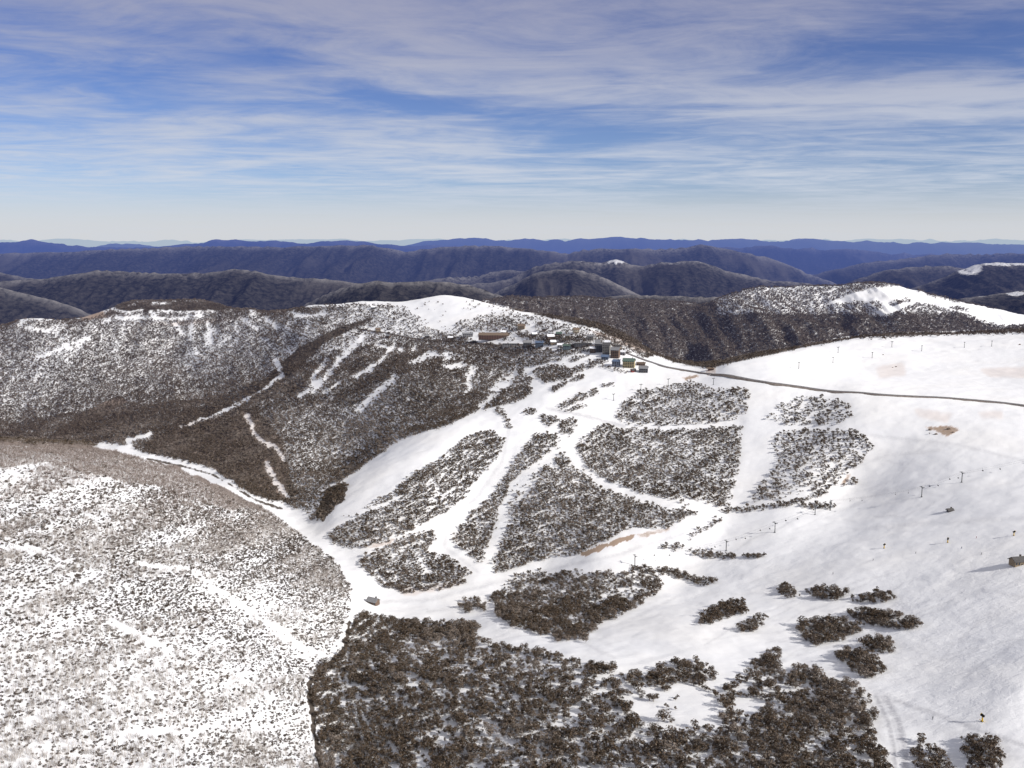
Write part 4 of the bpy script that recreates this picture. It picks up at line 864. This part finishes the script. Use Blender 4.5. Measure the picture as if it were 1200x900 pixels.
def person_mesh():
    me = bpy.data.meshes.new('body')
    V = [(0, 0, .86), (0, -.03, 1.12), (0, -.08, 1.40), (0, -.10, 1.50), (0, -.13, 1.66), (-.11, -.05, .82), (-.13, -.16, .50), (-.13, -.02, .10), (-.13, -.16, .05), (.11, -.05, .82), (.13, -.16, .50), (.13, -.02, .10), (.13, -.16, .05), (-.19, -.08, 1.36), (-.30, -.12, 1.10), (-.27, -.34, 1.02), (.19, -.08, 1.36), (.30, -.12, 1.10), (.27, -.34, 1.02)]
    E = [(0, 1), (1, 2), (2, 3), (3, 4), (0, 5), (5, 6), (6, 7), (7, 8), (0, 9), (9, 10), (10, 11), (11, 12), (2, 13), (13, 14), (14, 15), (2, 16), (16, 17), (17, 18)]
    me.from_pydata(V, E, []); o = bpy.data.objects.new('tmp', me); md = o.modifiers.new('s', 'SKIN')
    sv_ = me.skin_vertices[0].data if len(me.skin_vertices) else None
    return me, V
RAD = [.15, .14, .16, .065, .115, .095, .075, .06, .05, .095, .075, .06, .05, .075, .055, .045, .075, .055, .045]
def skier(px, py, rz, jacket, label):
    p = at(px, py); r = empty('person', p, rz, label, 'person', 'skiers on the right slope')
    bm_ = bmesh.new(); lay = bm_.verts.layers.skin.verify(); me, V = None, PV
    vs_ = [bm_.verts.new(v) for v in PV]
    for a, b in PE: bm_.edges.new((vs_[a], vs_[b]))
    for v, rr in zip(vs_, RAD): v[lay].radius = (rr, rr)
    vs_[0][lay].use_root = True
    me = bpy.data.meshes.new('body'); bm_.to_mesh(me); bm_.free()
    o = link('body', me, M['dark'], r); o.modifiers.new('skin', 'SKIN'); s = o.modifiers.new('sub', 'SUBSURF'); s.levels = 1; s.render_levels = 1
    MB().tube((0, -.01, .88), (0, -.08, 1.42), .19, .20, 10).build('jacket', jacket, r)
    MB().blob((0, -.13, 1.72), (.14, .15, .12), 3, 10, 6, 0).build('helmet', M['black'], r, True)
    for sx_ in (-.13, .13):
        MB().box((sx_, -.1, .03), (.09, 1.65, .03)).build('ski', jacket, r)
        MB().tube((sx_ * 2.1, -.34, 1.05), (sx_ * 2.6, .1, .02), .012, None, 5).build('ski_pole', M['black'], r)
PV = [(0, 0, .86), (0, -.03, 1.12), (0, -.08, 1.40), (0, -.10, 1.50), (0, -.13, 1.66), (-.11, -.05, .82), (-.13, -.16, .50), (-.13, -.02, .10), (-.13, -.16, .05), (.11, -.05, .82), (.13, -.16, .50), (.13, -.02, .10), (.13, -.16, .05), (-.19, -.08, 1.36), (-.30, -.12, 1.10), (-.27, -.34, 1.02), (.19, -.08, 1.36), (.30, -.12, 1.10), (.27, -.34, 1.02)]
PE = [(0, 1), (1, 2), (2, 3), (3, 4), (0, 5), (5, 6), (6, 7), (7, 8), (0, 9), (9, 10), (10, 11), (11, 12), (2, 13), (13, 14), (14, 15), (2, 16), (16, 17), (17, 18)]
for a, b, rz, jk, lb in [(1023, 657, 1.2, 'dark', 'distant skier in dark clothes, leftmost on the right slope'), (1073, 649, 2.0, 'dark', 'distant skier in dark clothes between the left and middle snow guns'), (1127, 643, -1.0, 'blue', 'distant skier in blue just right of the middle snow gun'), (1150, 650, .6, 'dark', 'distant skier in dark clothes left of the right lift station'), (1144, 631, 2.6, 'red', 'distant skier in red above the others near the right snow gun'), (976, 673, .3, 'dark', 'lone distant skier on the open snow above the oval clumps'), (1093, 843, -.5, 'dark', 'skier in dark clothes nearest the camera on the bottom right track')]: skier(a, b, rz, M[jk], lb)
# boulders and heath on the thin snow by the bowl
for k_, (a, b, s) in enumerate([(1090, 504, 2.2), (1097, 509, 1.8), (1112, 503, 2.6), (1117, 507, 1.6), (1050, 430, 1.6), (1046, 431, 1.2), (1035, 416, 1.5), (1195, 404, 2.2)]):
    p = at(a, b); o = MB().blob((0, 0, .1), (s, s * .8, s * .6), 50 + k_, 9, 6, .3).build('boulder', M['rock']); o.location = p
    tag(o, 'brown boulder showing through thin snow ' + ('below the right hand road' if k_ < 4 else 'on the upper right snowfield'), 'boulder', 'boulders ' + ('below the road' if k_ < 4 else 'on the upper snowfield'))


# ------------------------------------------------------------------ light and sky
sd = bpy.data.lights.new('sun', 'SUN'); sd.energy = 5.0; sd.angle = R(.5); sd.color = (1.0, .955, .89)
so = bpy.data.objects.new('sun', sd); col.objects.link(so)
sv = (math.sin(SUN_AZ) * math.cos(SUN_EL), math.cos(SUN_AZ) * math.cos(SUN_EL), math.sin(SUN_EL))
from mathutils import Vector
so.rotation_euler = Vector(sv).to_track_quat('Z', 'Y').to_euler()
w = bpy.data.worlds.new('World'); scene.world = w; w.use_nodes = True; nt = w.node_tree; nt.nodes.clear()
sky = N(nt, 'ShaderNodeTexSky'); sky.sky_type = 'NISHITA'; sky.sun_disc = False; sky.sun_elevation = SUN_EL; sky.sun_rotation = SUN_AZ; sky.altitude = 1900; sky.air_density = 1.0; sky.dust_density = .6; sky.ozone_density = 2.0
tc = N(nt, 'ShaderNodeTexCoord'); sx = N(nt, 'ShaderNodeSeparateXYZ'); nt.links.new(tc.outputs['Generated'], sx.inputs[0])
el = MATH(nt, 'MAXIMUM', sx.outputs[2], 0.0)
STR = .10
base = MIX(nt, 1.0, sky.outputs[0], (.60, .69, .95), 'MULTIPLY')
base = MIX(nt, RANGE(nt, el, .0, .20), base, MIX(nt, 1.0, base, (.55, .66, .86), 'MULTIPLY'))
hz_c = tuple(c / STR for c in (.66, .67, .69)); base = MIX(nt, RANGE(nt, el, 0.0, .058, .92, 0), base, hz_c)
# cirrus sheet: noise laid on a flat layer high above the ground
hgt = MATH(nt, 'ADD', el, .035); cx = MATH(nt, 'DIVIDE', sx.outputs[0], hgt); cy = MATH(nt, 'DIVIDE', sx.outputs[1], hgt)
cv = N(nt, 'ShaderNodeCombineXYZ'); nt.links.new(cx, cv.inputs[0]); nt.links.new(cy, cv.inputs[1])
big = NOISE(nt, SCALEV(nt, cv.outputs[0], (.34, .40, 1), .18), 1.0, 4, .55, dist=1.2); str_ = NOISE(nt, SCALEV(nt, cv.outputs[0], (.95, 1.45, 1), .42), 1.0, 7, .62, dist=1.3); fine = NOISE(nt, SCALEV(nt, cv.outputs[0], (3.4, 4.6, 1), -.5), 1.0, 6, .7, dist=.6)
cl = MATH(nt, 'ADD', MATH(nt, 'MULTIPLY', big, .50), MATH(nt, 'ADD', MATH(nt, 'MULTIPLY', str_, .40), MATH(nt, 'MULTIPLY', fine, .14)))
def BUMP(ax, ae, rx, re, amp):      # a thinner or thicker stretch of the cloud sheet in one part of the sky
    a = MATH(nt, 'DIVIDE', MATH(nt, 'SUBTRACT', sx.outputs[0], ax), rx); b = MATH(nt, 'DIVIDE', MATH(nt, 'SUBTRACT', el, ae), re)
    return MATH(nt, 'MULTIPLY', MATH(nt, 'POWER', math.e, MATH(nt, 'MULTIPLY', MATH(nt, 'ADD', MATH(nt, 'MULTIPLY', a, a), MATH(nt, 'MULTIPLY', b, b)), -1)), amp)
for q in (BUMP(-.38, .138, .26, .014, -.065), BUMP(.45, .175, .20, .024, -.16), BUMP(-.08, .128, .16, .013, -.10), BUMP(.06, .10, .12, .010, -.09), BUMP(.40, .125, .26, .016, .12), BUMP(-.1, .235, .5, .045, .07), BUMP(.0, .155, .25, .02, .04), BUMP(.45, .098, .2, .008, -.07)):
    cl = MATH(nt, 'ADD', cl, q)
cl = RANGE(nt, MATH(nt, 'ADD', cl, RANGE(nt, el, .25, .6, 0, .13)), .35, .68); cl = MATH(nt, 'MULTIPLY_ADD', MATH(nt, 'MULTIPLY', cl, RANGE(nt, el, .01, .06, .25, .92)), .88, .10)  # extra cloud overhead, out of view, added to whiten the ambient light
cc = MIX(nt, RANGE(nt, el, .03, .24), tuple(c / STR for c in (.62, .67, .76)), tuple(c / STR for c in (.38, .39, .51)))
cc = MIX(nt, RANGE(nt, el, .27, .55), cc, tuple(c / STR for c in (.43, .425, .45)))  # unseen upper sky turned paler for a neutral ambient light
base = MIX(nt, cl, base, cc)
bg = N(nt, 'ShaderNodeBackground'); bg.inputs[1].default_value = STR; nt.links.new(base, bg.inputs[0])
wo = N(nt, 'ShaderNodeOutputWorld'); nt.links.new(bg.outputs[0], wo.inputs[0])
scene.view_settings.view_transform = 'Standard'; scene.view_settings.look = 'None'; scene.view_settings.exposure = 0; scene.view_settings.gamma = 1
scene.cycles.max_bounces = 4; scene.cycles.diffuse_bounces = 2; scene.cycles.transparent_max_bounces = 4; scene.cycles.glossy_bounces = 1
print('script done', time.time() - T0)
